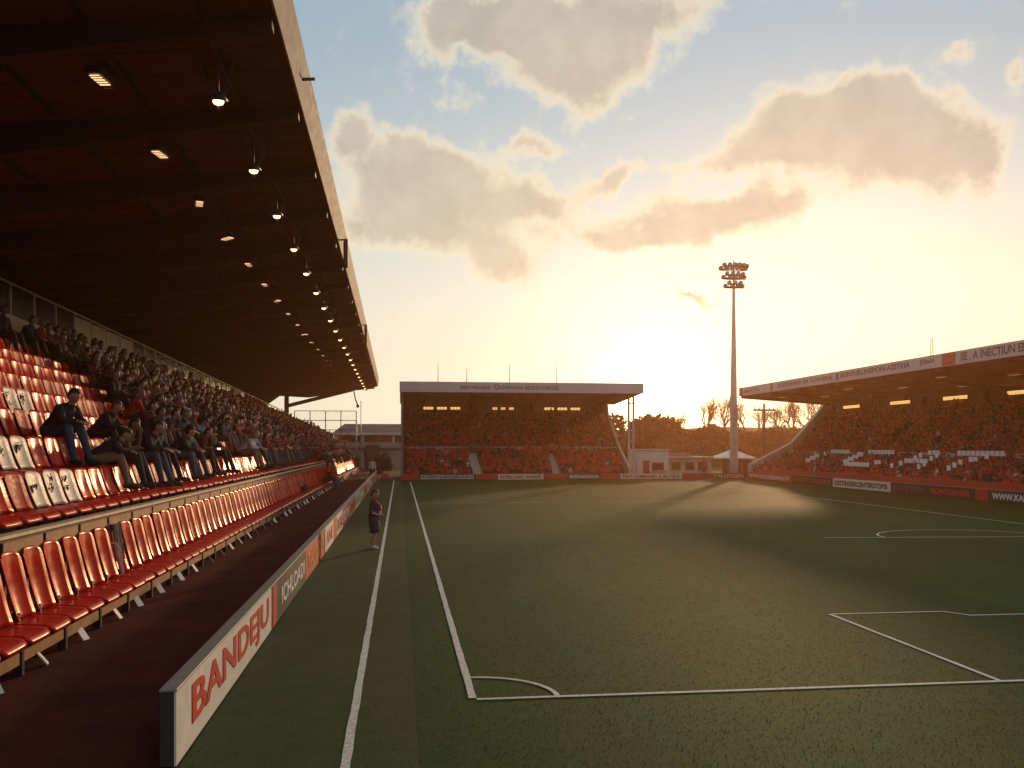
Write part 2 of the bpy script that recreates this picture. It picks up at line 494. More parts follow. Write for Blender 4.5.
a = [(.72 + .78 * math.cos(q), 8.54 + .78 * math.sin(q)) for q in [math.pi / 2 * i / 16 for i in range(17)]]
for p, q in zip(a[:-1], a[1:]): wob(p[0], p[1], q[0], q[1], .05, 1)
tag(ln.build('pitch_marking', M_line, fix=False), kind='structure')

# short blades over the nearest turf
NB = 190000
bx_ = rng.random(NB) * 20 - 1.6; by_ = 5.2 + 17 * rng.random(NB) ** 1.35
keep = np.ones(NB, bool)
for (x0, y0, x1, y1) in segs:
    L2 = (x1 - x0) ** 2 + (y1 - y0) ** 2
    t = np.clip(((bx_ - x0) * (x1 - x0) + (by_ - y0) * (y1 - y0)) / L2, 0, 1)
    keep &= np.hypot(bx_ - x0 - t * (x1 - x0), by_ - y0 - t * (y1 - y0)) > 0.036
bx_ = bx_[keep]; by_ = by_[keep]; n = len(bx_)
hh = 0.003 + 0.007 * rng.random(n); an = rng.random(n) * 6.283; wdt = 0.004 + .003 * rng.random(n)
lx = rng.normal(0, .006, n); ly = rng.normal(0, .006, n)
vs = np.stack([np.c_[bx_ - np.cos(an) * wdt, by_ - np.sin(an) * wdt, np.full(n, .002)],
               np.c_[bx_ + np.cos(an) * wdt, by_ + np.sin(an) * wdt, np.full(n, .002)],
               np.c_[bx_ + lx, by_ + ly, hh]], 1).reshape(-1, 3)
tag(np_object('grass', vs, np.arange(3 * n).reshape(-1, 3), [M_grass, M_apron], mi=(bx_ < .14).astype(int)), kind='stuff')

# low kerb wall at the near edge of the turf
b = MB(); b.box(3.6, 26, 5.2, 5.5, -.1, .10, b=.02)
tag(b.build('near_kerb', M_black), kind='structure')

# ------------------------------------------------------------------ touchline advertising boards
def board(y0, y1, face, label, words=None, wm=None, wy=None, wz=(.10, .46), extra=None, h=.58, bold=.006):
    x = -1.665
    t = empty('advertising_board', (x, y0, 0), label, 'advertising board', 'advertising boards along the touchline')
    L = y1 - y0 - .012
    b = MB(); b.box(-.11, -.004, 0, L, .01, h - .012, b=.006); b.build('casing', M_dark, t)
    b = MB(); b.box(-.004, .012, 0, L, .015, h - .014); b.build('face_panel', face, t)
    b = MB(); b.box(-.115, .016, 0, L, h - .012, h + .006, b=.004); b.build('top_edge', M_steel, t)
    if extra:
        for (ya, yb, m_) in extra:
            b = MB(); b.box(.012, .016, ya, yb, .02, h - .02); b.build('colour_stripe', m_, t)
    if words:
        ya, yb = wy or (.25, L - .25)
        text(words, .5, (.0165, ya, wz[0]), ROT_E, wm, t, fit=(yb - ya, wz[1] - wz[0]), bold=bold)
    return t


board(6.98, 12.0, M_board, 'cream board nearest the camera end, lettered BANDEJU in big red capitals', 'BANDEJU', M_letr, (.50, 4.75), (.08, .49), bold=.012)
board(12.0, 16.3, M_dark, 'black board with pale outlined lettering and one red stripe at its near edge', 'ICHLOADI', M_letw, (1.0, 4.0), (.17, .42), extra=[(.12, .50, M_redp)])
board(16.3, 20.5, M_redp, 'red board with smudged orange lettering, next after the black one', 'TALOGER', M_orange, (.3, 3.8), (.15, .45), extra=[(3.85, 4.17, M_dark)])
board(20.5, 23.0, M_board, 'short cream board between two red ones', 'ANE', M_letr, (.3, 2.2), (.15, .45))
board(23.0, 24.2, M_redp, 'narrow plain red board between two cream ones')
board(24.2, 26.6, M_board, 'cream board with thin red capitals near the boy', 'BLRE', M_letr, (.2, 2.2), (.15, .45))
board(26.6, 30.4, M_redp, 'long red board with cream capitals behind the boy', 'SOLTAR', M_board, (.3, 3.5), (.15, .45))
cols = [(M_orange, 'orange', M_letr), (M_board, 'cream', M_orange), (M_orange, 'orange', M_board)]
y = 30.4; wl = ['DEVAL', 'RETO', 'MAIND', 'OLDER', 'SUNTE', 'BRAG', 'TILO', 'VARDE', 'NOMI']
names = ['first', 'second', 'third', 'fourth', 'fifth', 'sixth', 'seventh', 'eighth', 'ninth']
for i in range(9):
    fm, fn, lm = cols[i % 3]
    board(y, y + 4.0, fm, '%s board, %s along the touchline beyond the boy' % (fn, names[i]), wl[i], lm, (.3, 3.6), (.15, .43))
    y += 4.0

# ------------------------------------------------------------------ near (west) stand
BT = {1: 1.195, 2: 2.02, 3: 2.53, 4: 3.02, 5: 3.47, 6: 3.89, 7: 4.32, 8: 4.71, 9: 5.13, 10: 5.60}
def rowx(k): return -(4.35 + .7 * (k - 1))
def tilt(z, y): return z if z <= 2.4 else 2.4 + (z - 2.4) * min(1.0, 1 - .0045 * (y - 25))
Y0S, Y1S = 7.0, 90.0

prof = [(-4.56, -.05), (-4.56, 1.12)]
for k in range(2, 11):
    prof.append((rowx(k) - .12, BT[k] - .9))
    prof.append((rowx(k) - .12, (BT[k + 1] - .9) if k < 10 else 5.15))
prof += [(-11.0, 5.15), (-11.0, -.05)]
ys = [Y0S, 25] + [25 + 65 * i / 8 for i in range(1, 9)]
vs = []; fs = []
for yy in ys:
    for (x, z) in prof: vs.append((x, yy, tilt(z, yy)))
n = len(prof)
for j in range(len(ys) - 1):
    for i in range(n):
        i2 = (i + 1) % n; fs.append((j * n + i, j * n + n + i, j * n + n + i2, j * n + i2))
fs.append(tuple(range(n))); fs.append(tuple(range((len(ys) - 1) * n, len(ys) * n)))
stand = empty('grandstand', (0, 0, 0), 'long covered stand along the touchline with dark brown roof and red seats', 'grandstand')
b = MB(); b.add(vs, fs); b.build('terrace', M_conc, stand)

# timber-panelled ledge wall behind the front row
ledge = empty('ledge_wall', (-4.5, Y0S, 0), 'timber panelled ledge wall with pale cap behind the front row of seats', 'wall')
b = MB(); b.box(-.05, .02, 0, Y1S - Y0S, 0, 1.34); b.build('wall_core', M_black, ledge)
b = MB(); b.box(-.07, .10, 0, Y1S - Y0S, 1.34, 1.385, b=.008); b.build('cap_rail', M_cap, ledge)
yy = .05; i = 0
while yy < Y1S - Y0S - 1:
    b = MB(); b.box(.022, .045, yy + .05, yy + 1.20, .1, 1.30, b=.006)
    b.build('timber_panel', M_wood, ledge); yy += 1.25; i += 1

# back parapet, rail and infill panels
par = empty('rear_balustrade', (-11.0, Y0S, 0), 'tall railed balustrade on a tan parapet along the top of the near stand', 'balustrade')
par.location = (0, 0, 0)
vs = []; fs = []
def strip_along(x0, x1, z0, z1, y0=Y0S, y1=Y1S, nseg=10):
    """box running along Y whose height follows the slope of the stand"""
    b_ = MB(); yl = [y0] + ([25] if y0 < 25 < y1 else []) + [max(25, y0) + (y1 - max(25, y0)) * (i + 1) / nseg for i in range(nseg)]
    v_ = []; f_ = []
    for q in yl: v_ += [(x0, q, tilt(z0, q)), (x1, q, tilt(z0, q)), (x1, q, tilt(z1, q)), (x0, q, tilt(z1, q))]
    for j in range(len(yl) - 1):
        for i_ in range(4):
            k2 = (i_ + 1) % 4; f_.append((j * 4 + i_, j * 4 + 4 + i_, j * 4 + 4 + k2, j * 4 + k2))
    f_.append((0, 1, 2, 3)); e = (len(yl) - 1) * 4; f_.append((e, e + 1, e + 2, e + 3))
    return b_.add(v_, f_)
M_tan = mat('tan_render', (0.72, 0.50, 0.30), 0.8, 0.12, 2)
strip_along(-11.16, -11.0, 5.10, 6.12).build('parapet', M_tan, par)
strip_along(-11.08, -11.0, 7.06, 7.12).build('top_rail', M_cap, par)
strip_along(-11.07, -11.01, 6.13, 6.17).build('bottom_rail', M_cap, par)
pi = 0; yy = 12.0
tanp = {3, 12, 13, 14, 15, 22, 23, 29, 30}
while yy < Y1S:
    b = MB(); b.box(-11.06, -11.0, yy - .03, yy + .03, tilt(6.17, yy), tilt(7.06, yy)); b.build('post', M_cap, par)
    if pi in tanp:
        b = MB(); b.box(-11.045, -11.02, yy + .08, yy + 1.62, tilt(6.2, yy + .8), tilt(7.0, yy + .8)); b.build('tan_panel', M_tan, par)
    elif yy < 66:
        b = MB(); b.box(-11.045, -11.03, yy + .08, yy + 1.62, tilt(6.2, yy + .8), tilt(7.0, yy + .8)); b.build('dark_panel', M_glass, par)
    yy += 1.7; pi += 1
b = MB(); b.box(-14.2, -14.0, Y0S - 6, 66, 0, 7.4); b.build('rear_wall', M_beam, stand)
b = MB(); b.box(-14.0, -11.17, Y0S - 6, 90, 4.6, 4.8); b.build('concourse', M_conc, stand)

# roof
def ex(y): return -1.69 - .0063 * (y - 12.3)
def sofz(x, y): return 8.34 - (ex(y) - x) * .104
b = MB()
v_ = []
for yy in (-8.0, Y1S):
    v_ += [(ex(yy), yy, 8.34), (-14.4, yy, sofz(-14.4, yy)), (-14.4, yy, sofz(-14.4, yy) + .35), (ex(yy), yy, 8.62)]
b.add(v_, [(0, 1, 2, 3), (4, 5, 6, 7), (0, 4, 5, 1), (1, 5, 6, 2), (2, 6, 7, 3), (3, 7, 4, 0)])
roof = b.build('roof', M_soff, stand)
def purlin(off, wd, dp):
    b_ = MB(); p = (ex(-8) - off, -8, sofz(ex(-8) - off, -8) - dp / 2 - .003); q = (ex(90) - off, 89.9, sofz(ex(90) - off, 90) - dp / 2 - .003)
    b_.bar(p, q, wd, dp); return b_.build('purlin', M_beam, roof)
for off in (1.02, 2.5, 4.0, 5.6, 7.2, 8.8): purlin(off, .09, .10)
# corrugation of the soffit sheets
b = MB()
yy = -7.8
while yy < 60:
    b.bar((ex(yy) - .08, yy, sofz(ex(yy) - .08, yy) - .006), (-13.9, yy, sofz(-13.9, yy) - .006), .05, .014); yy += .86
b.build('sheet_ribs', M_soff, roof)
k = -6
while 12.8 + 3.43 * k < 90:
    yy = 12.8 + 3.43 * k
    e = ex(yy)
    pts = [(e - .05, .20), (e - 2.5, .34), (e - 4.5, .50), (e - 6.5, .62), (-10.0, .42), (-11.4, .20), (-12.5, .9), (-13.9, 2.0)]
    top = [(x, sofz(x, yy) - .002) for (x, d) in pts]; bot = [(x, sofz(x, yy) - d) for (x, d) in reversed(pts)]
    b = MB(); prof_ = top + bot; n = len(prof_); m2 = len(pts)
    for i in range(m2 - 1):
        (xa, za), (xb, zb) = top[i], top[i + 1]; (xc, zc), (xd, zd) = bot[m2 - 2 - i], bot[m2 - 1 - i]
        v_ = [(q[0], yy + s_, q[1]) for s_ in (-.11, .11) for q in ((xa, za), (xb, zb), (xc, zc), (xd, zd))]
        b.add(v_, [(0, 1, 2, 3), (7, 6, 5, 4), (0, 4, 5, 1), (1, 5, 6, 2), (2, 6, 7, 3), (3, 7, 4, 0)])
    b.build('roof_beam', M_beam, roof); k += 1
fas = MB()
v_ = []
for yy in (-8.0, Y1S):
    v_ += [(ex(yy), yy, 8.26), (ex(yy) + .03, yy, 8.26), (ex(yy) + .12, yy, 9.02), (ex(yy), yy, 9.02)]
fas.add(v_, [(0, 1, 2, 3), (4, 5, 6, 7), (0, 4, 5, 1), (1, 5, 6, 2), (2, 6, 7, 3), (3, 7, 4, 0)])
fas.build('fascia', M_fas, stand)
# end frame of the roof
b = MB(); b.bar((-10.9, 89.6, 4.6), (-10.9, 89.6, 7.45), .42, .42); b.build('end_post', M_beam, stand)
b = MB(); b.bar((-11.0, 89.6, 6.25), (-4.6, 89.6, 7.92), .3, .34); b.bar((-4.7, 89.6, 7.92), (-2.5, 89.6, 8.14), .26, .22); b.build('end_strut', M_beam, stand)
b = MB(); b.tube([(-4.5, 89.6, 7.9), (-4.3, 89.6, 6.9), (-4.1, 89.5, 6.4)], .07, 6); b.sphere((-4.1, 89.5, 6.3), .16)
t = tag(b.build('hanging_lamp', M_black), 'dark lamp hanging on a short cable under the far roof strut', 'lamp')

# lamps under the roof
def copy_tree(o, label=None):
    c_ = o.copy(); scene.collection.objects.link(c_)
    if label: c_['label'] = label
    for ch in o.children:
        d_ = ch.copy(); scene.collection.objects.link(d_); d_.parent = c_
        d_.matrix_parent_inverse = ch.matrix_parent_inverse.copy()
    return c_
ft = empty('flood_lamp', (0, 0, 0), 'round flood lamp in a triangular bracket, outer line under the near roof', 'lamp', 'round flood lamps under the near roof')
b = MB(); b.tube([(0, -.02, -.02), (0, 0, -.14)], [.06, .15], 12); b.build('housing', M_black, ft, True)
b = MB(); b.sphere((0, .01, -.15), (.085, .085, .06), 12, 7); b.build('lens', M_lamp, ft, True)
b = MB()
for s_ in (-1, 1):
    b.bar((s_ * .26, -.1, .52), (0, .03, -.28), .022, .022); b.bar((s_ * .26, .28, .52), (0, .03, -.28), .018, .018)
b.bar((0, 0, .5), (0, 0, 0), .03, .03); b.build('bracket', M_beam, ft)
st = empty('strip_lamp', (0, 0, 0), 'oblong lamp with a wire guard, inner line under the near roof', 'lamp', 'oblong lamps under the near roof')
b = MB(); b.box(-.13, .13, -.26, .26, -.02, .10, b=.015); b.build('housing', M_black, st)
b = MB(); b.box(-.075, .075, -.19, .19, -.045, -.021, b=.008); b.build('diffuser', M_lamp2, st)
b = MB()
for i in range(6): b.bar((-.12, -.22 + .088 * i, -.06), (.12, -.22 + .088 * i, -.06), .010, .010)
b.build('guard', M_black, st)
k = 0; first = True
while 14.1 + 3.43 * k < 88:
    yy = 14.1 + 3.43 * k
    for (pro, off, z) in ((ft, 1.02, 7.75), (st, 2.72, 7.86)):
        o = pro if k == 0 else copy_tree(pro)
        o.location = (ex(yy) - off, yy + random.uniform(-.05, .05), z)
        o['label'] = ('round flood lamp in a bracket, %s seen along the outer line under the near roof' if pro is ft else 'oblong guarded lamp, %s seen along the inner line under the near roof') % nth(k + 1)
        if pro is st:
            o.rotation_euler = (0, 0, random.uniform(-.35, .35))
            if k in (3, 6, 9): o.rotation_euler[2] += .6
    k += 1
for k in (-2, -1):
    for (pro, off, z) in ((ft, 1.02, 7.75), (st, 2.72, 7.86)):
        o = copy_tree(pro); yy = 14.1 + 3.43 * k; o.location = (ex(yy) - off, yy, z)
        o['label'] = ('round flood lamp' if pro is ft else 'oblong guarded lamp') + (' above the camera, out of the picture' if k == -2 else ' at the very top edge of the picture')

for (yy, z, hh_, nm, lb) in ((15.6, 8.55, .10, 'roof_bracket', 'short dark bracket sticking out from the cream fascia'), (26.5, 7.95, .8, 'loudspeaker', 'dark column loudspeaker hung on the fascia, the nearer of two'), (45.0, 7.9, .9, 'loudspeaker', 'dark column loudspeaker hung on the fascia, the farther of two')):
    t = empty(nm, (ex(yy), yy, z), lb, 'loudspeaker' if nm != 'roof_bracket' else 'bracket')
    b = MB(); b.bar((.02, 0, hh_ / 2), (.28, 0, hh_ / 2 + .02), .04, .04); b.build('arm', M_black, t)
    if hh_ > .3:
        b = MB(); b.box(.16, .29, -.07, .07, -hh_ * .5, hh_ / 2, b=.02); b.build('cabinet', M_black, t)
        b = MB(); b.box(.18, .27, -.076, -.071, -hh_ * .45, hh_ / 2 - .04); b.build('grille', M_dark, t)

# ------------------------------------------------------------------ seats
def shell(Wd, Ht, lean, bowl, thick=.018, nu=10, nv=14, z0=.05):
    """moulded backrest: bowl-shaped sheet with rounded shoulders"""
    b_ = MB(); vs_ = []
    for side in (0, 1):
        for j in range(nv + 1):
            v = j / nv
            wv_ = Wd * (1 - .10 * (1 - v)) * (1.0 if v < .84 else math.sqrt(max(.0, 1 - ((v - .84) / .16) ** 2 * .34)))
            for i in range(nu + 1):
                u = -1 + 2 * i / nu
                x = -lean * v + bowl * (abs(u) ** 2.0) * (1 - .45 * v * v) + .06 * (1 - v) ** 3
                if side: x -= thick * (1.0 if abs(u) < .99 and 0 < j < nv else .35)
                vs_.append((x, u * wv_, z0 + v * Ht * (1 - .055 * abs(u) ** 3 * v ** 6)))
    n1 = (nu + 1) * (nv + 1); fs_ = []
    for side in (0, 1):
        o_ = side * n1
        for j in range(nv):
            for i in range(nu):
                q = (o_ + j * (nu + 1) + i, o_ + j * (nu + 1) + i + 1, o_ + (j + 1) * (nu + 1) + i + 1, o_ + (j + 1) * (nu + 1) + i)
                fs_.append(q if side else q[::-1])
    edge = [j * (nu + 1) for j in range(nv + 1)] + [nv * (nu + 1) + i for i in range(1, nu + 1)] + [j * (nu + 1) + nu for j in range(nv - 1, -1, -1)] + [i for i in range(nu - 1, 0, -1)]
    for i in range(len(edge)):
        a_, c_ = edge[i], edge[(i + 1) % len(edge)]; fs_.append((a_, c_, c_ + n1, a_ + n1))
    return b_.add(vs_, fs_)
def pan(Wd, L, zt, thick=.035, nu=8, nv=10):
    b_ = MB(); vs_ = []
    for side in (0, 1):
        for j in range(nv + 1):
            v = j / nv; x = .02 + L * v
            z = zt + .022 * (1 - v) ** 2 + .012 * math.sin(v * 2.6) - (.05 * ((v - .82) / .18) ** 2 if v > .82 else 0)
            for i in range(nu + 1):
                u = -1 + 2 * i / nu
                wv_ = Wd * (1 if v < .9 else 1 - .10 * ((v - .9) / .1) ** 2)
                vs_.append((x, u * wv_, z + .014 * abs(u) ** 2.5 * (1 - v * .5) - (thick * (1 if v < .95 else 1.1) if side else 0)))
    n1 = (nu + 1) * (nv + 1); fs_ = []
    for side in (0, 1):
        o_ = side * n1
        for j in range(nv):
            for i in range(nu):
                q = (o_ + j * (nu + 1) + i, o_ + j * (nu + 1) + i + 1, o_ + (j + 1) * (nu + 1) + i + 1, o_ + (j + 1) * (nu + 1) + i)
                fs_.append(q[::-1] if side else q)
    edge = [j * (nu + 1) for j in range(nv + 1)] + [nv * (nu + 1) + i for i in range(1, nu + 1)] + [j * (nu + 1) + nu for j in range(nv - 1, -1, -1)] + [i for i in range(nu - 1, 0, -1)]
    for i in range(len(edge)):
        a_, c_ = edge[i], edge[(i + 1) % len(edge)]; fs_.append((a_, c_, c_ + n1, a_ + n1))
    return b_.add(vs_, fs_)
def objlink(o, m_):
    o.material_slots[0].link = 'OBJECT'; o.material_slots[0].material = m_

G1 = 'front row of red seats beside the track'
seat_a = empty('stadium_seat', (rowx(1), 9, 0), 'tall red plastic seat in the front row beside the maroon track', 'seat', G1)
shell(.272, .76, .10, .085, z0=.44, nv=20).build('backrest', M_red, seat_a, True)
pan(.285, .50, .39).build('seat', M_pan, seat_a, True)
b = MB(); b.bar((.02, 0, .30), (.02, 0, .50), .07, .05); b.bar((-.02, 0, .33), (.40, 0, .33), .05, .05); b.bar((.02, -.27, .36), (.02, .27, .36), .03, .03); b.build('bracket', M_black, seat_a)
seat_b = empty('stadium_seat', (rowx(2), 9, 0), '', 'seat', 'x')
shell(.285, .50, .08, .075, z0=.03, nu=8, nv=10).build('backrest', M_red, seat_b, True)
pan(.29, .46, -.01, nu=6, nv=7).build('seat', M_pan, seat_b, True)
b = MB(); b.bar((.05, 0, -.4), (.05, 0, .0), .05, .05); b.bar((.02, 0, -.07), (.38, 0, -.07), .04, .04); b.build('bracket', M_black, seat_b)
rown = {2: 'second', 3: 'third', 4: 'fourth', 5: 'fifth', 6: 'sixth', 7: 'seventh', 8: 'eighth', 9: 'ninth', 10: 'top'}
white = {(2, 13.3): 1, (2, 13.95): 2, (2, 14.6): 3, (3, 14.05): 1, (3, 14.65): 2, (5, 17.75): 1, (5, 18.4): 2, (2, 36.3): 0, (2, 36.9): 0, (2, 37.5): 0, (2, 38.1): 0, (2, 38.8): 0, (2, 39.4): 0, (2, 40.0): 0}
wlabel = {(2, 13.3): 'white-backed seat with a dark scribbled face, nearest of three white ones in the second row',
          (2, 13.95): 'white-backed seat with red scribbles, middle of three white ones in the second row',
          (2, 14.6): 'white-backed seat with a grey scribble, farthest of three white ones in the second row',
          (3, 14.05): 'white-backed scribbled seat at the picture edge in the third row',
          (3, 14.65): 'white-backed scribbled seat beside a plain red one in the third row',
          (5, 17.75): 'small white-backed seat in the fifth row, nearer of a pair',
          (5, 18.4): 'small white-backed seat in the fifth row, farther of a pair'}
starts = {10: 27.6, 9: 27.2, 8: 27.0, 7: 26.0, 6: 25.0, 5: 24.0, 4: 23.2, 3: 36.0, 2: 52.0}   # where the packed crowd begins
slots = []
yy = 8.4
while yy < 89.5:
    slots.append((1, yy)); yy += .62
for k in range(2, 11):
    yy = 9.0 + (13.3 - 9.0) % .63 - .0
    lim = 89.5 if k < 4 else starts[k] + 3
    if k == 2: lim = 89.5
    while yy < lim:
        slots.append((k, yy)); yy += .63
def vis(k, yy):
    a_ = math.atan2(rowx(k) + .3, yy) - YAW
    return 512 + 903 * math.tan(a_)
unseen_ = [s_ for s_ in slots if vis(*s_) <= -25 or math.atan2(rowx(s_[0]) + .3, s_[1]) < YAW - R(60)]
slots = [s_ for s_ in slots if s_ not in unseen_]
slots.sort(key=lambda s_: math.hypot(rowx(s_[0]), s_[1]))
used_a = used_b = False
rowcount = {}
rest = []
for idx, (k, yy) in enumerate(slots):
    if idx >= 292:
        rest.append((k, yy)); continue
    wk = next((q for q in white if q[0] == k and abs(q[1] - yy) < .32), None)
    rowcount[k] = rowcount.get(k, 0) + 1
    if k == 1:
        o = seat_a if not used_a else copy_tree(seat_a); used_a = True
        o.location = (rowx(1) + random.uniform(-.01, .01), yy, 0); o.rotation_euler = (0, 0, random.uniform(-.02, .02))
        o['label'] = 'tall red seat in the front row, %s from the near end' % nth(rowcount[k])
    else:
        o = seat_b if not used_b else copy_tree(seat_b); used_b = True
        o.location = (rowx(k), yy, tilt(BT[k] - .5, yy)); o.rotation_euler = (0, 0, random.uniform(-.03, .03))
        o['group'] = 'red seats in the %s row of the near stand' % rown[k]
        if wk is not None:
            for ch in o.children:
                if ch.name.startswith('backrest'):
                    objlink(ch, M_wht)
            if wk in wlabel:
                o['label'] = wlabel[wk]; o['group'] = 'white-backed seats in the near stand'
                b = MB(); r_ = random.Random(int(wk[1] * 100))
                for q in range(5):
                    y0_ = r_.uniform(-.12, .12); z0_ = r_.uniform(.18, .42); pts = []
                    for s_ in range(7): pts.append((.012 - .08 * (z0_ / .5) + .012, y0_ + r_.uniform(-.08, .08), z0_ + r_.uniform(-.07, .07)))
                    b.tube(pts, .006, 4)
                b.build('scribble', M_ink, o)
            else:
                o['label'] = 'pale-backed seat far along the second row, %s from the near end' % nth(rowcount[k]); o['group'] = 'pale seats far along the second row'
        else:
            o.rotation_euler[1] = random.uniform(-.03, .03)
            if random.random() < .3:
                for ch in o.children:
                    if ch.name.startswith('backrest'): objlink(ch, M_dred)
            o['label'] = 'red seat in the %s row of the near stand, %s from the near end' % (rown[k], nth(rowcount[k]))
# the farther seats as one mass, same shells
def merged(proto_sets, name, label, group=None):
    vs_all = []; fs_all = []; mi_all = []; off = 0
    for (objs, locs) in proto_sets:
        for (me, slot) in objs:
            nv = len(me.vertices); co = np.empty(nv * 3, np.float32); me.vertices.foreach_get('co', co); co = co.reshape(-1, 3)
            tri = []
            me.calc_loop_triangles(); tr = np.empty(len(me.loop_triangles) * 3, np.int32); me.loop_triangles.foreach_get('vertices', tr); tr = tr.reshape(-1, 3)
            for L in locs:
                vs_all.append(co + np.array(L, np.float32)); fs_all.append(tr + off); mi_all.append(np.full(len(tr), slot)); off += nv
    return np.concatenate(vs_all), np.concatenate(fs_all), np.concatenate(mi_all)
ma = [(ch.data, 0 if ch.name.startswith('backrest') else 1) for ch in seat_a.children if not ch.name.startswith(('bracket', 'scribble'))]
mb_ = [(ch.data, 0 if ch.name.startswith('backrest') else 1) for ch in seat_b.children if not ch.name.startswith(('bracket', 'scribble'))]
la = [(rowx(1), yy, 0) for (k, yy) in rest if k == 1]; lb = [(rowx(k), yy, tilt(BT[k] - .5, yy)) for (k, yy) in rest if k > 1]
V_, F_, I_ = merged([(ma, [(rowx(1), yy, 0) for (k, yy) in unseen_ if k == 1]), (mb_, [(rowx(k), yy, tilt(BT[k] - .5, yy)) for (k, yy) in unseen_ if k > 1])], '', '')
tag(np_object('distant_seats', V_, F_, [M_red, M_pan], mi=I_, smooth=True), 'red seats of the near stand beyond the picture edge', 'seats', kind='stuff')
V_, F_, I_ = merged([(ma, la), (mb_, lb)], '', '')
so = np_object('distant_seats', V_, F_, [M_red, M_pan], mi=I_, smooth=True)
tag(so, 'mass of red seats in the far part of the near stand', 'seats', kind='stuff')

# timber rail with posts and splayed feet below the front row
rail = empty('seat_rail', (0, 0, 0), 'long timber rail on black posts with splayed feet carrying the front row seats', 'seat rail')
yy = 8.75
xf = rowx(1) + .40
while yy < 89:
    b = MB(); b.box(xf - .05, xf + .045, yy - .035, yy + .035, 0, .34, b=.006); b.bar((xf - .45, yy, .33), (xf, yy, .33), .05, .05); b.build('post', M_black, rail)
    b = MB(); b.box(xf + .002, xf + .03, yy + .05, yy + 1.19, .13 + random.uniform(-.01, .01), .25, b=.005); b.build('plank', M_wood, rail)
    b = MB(); q = random.uniform(.30, .62)
    b.bar((xf + .02, yy + q, .15), (xf + .12, yy + q + random.uniform(-.08, .05), .012), .12, .014)
    b.build('foot', M_white, rail)
    yy += 1.24

# scarf and jacket hanging over a seat
def drape(name, label, cat, loc, m_, w_, h_, seed, over=.12):
    b_ = MB(); vs_ = []; nu, nv = 14, 26; r_ = random.Random(seed)
    ph = [r_.uniform(0, 6) for _ in range(5)]
    for j in range(nv + 1):
        v = j / nv
        for i in range(nu + 1):
            u = -1 + 2 * i / nu
            s_ = v * (h_ + over)
            if s_ < over: x, z = -.05 - .0 * s_, -(over - s_)
            else: x, z = .02 + (s_ - over) * .16, -(s_ - over)
            x += .018 * math.sin(5 * u + ph[0] + 2 * v) + .012 * math.sin(9 * u + ph[1] + 5 * v)
            wv_ = w_ * (1 + .25 * math.sin(4 * v + ph[2])) * (1 - .35 * (v ** 3))
            vs_.append((x, u * wv_ + .05 * math.sin(3 * v + ph[3]), z + .03 * math.sin(3 * u + ph[4]) * v))
    for j in range(nv):
        for i in range(nu): pass
    fs_ = [(j * (nu + 1) + i, j * (nu + 1) + i + 1, (j + 1) * (nu + 1) + i + 1, (j + 1) * (nu + 1) + i) for j in range(nv) for i in range(nu)]
    b_.add(vs_, fs_); o_ = b_.build(name, m_, None, True)
    s_ = o_.modifiers.new('s', 'SOLIDIFY'); s_.thickness = .012
    o_.location = loc; return tag(o_, label, cat)
drape('jacket', 'grey-brown jacket draped over a front row seat near the picture edge', 'jacket', (rowx(1) - .05, 14.72, 1.20), cloth('drab_cloth', (0.20, 0.15, 0.12)), .13, .55, 3)
drape('pink_scarf', 'pale pink scarf hanging down the seat beside the draped jacket', 'scarf', (rowx(1) + .02, 14.40, .92), cloth('pink_cloth', (0.52, 0.20, 0.17)), .07, .48, 5)
b = MB(); b.sphere((0, 0, .14), (.16, .22, .15), 12, 8); b.tube([(0, -.1, .24), (.02, 0, .36), (0, .1, .24)], .015, 6)
o = b.build('bag', cloth('bag_cloth', (0.09, 0.04, 0.03)), None, True); o.location = (rowx(1) + .25, 40.2, .43); tag(o, 'small dark bag left on a front row seat', 'bag')

# ------------------------------------------------------------------ people
def seg_d(p, a_, b_):
    ab = b_ - a_; t_ = max(0, min(1, (p - a_).dot(ab) / max(ab.length_squared, 1e-9))); return (p - (a_ + ab * t_)).length


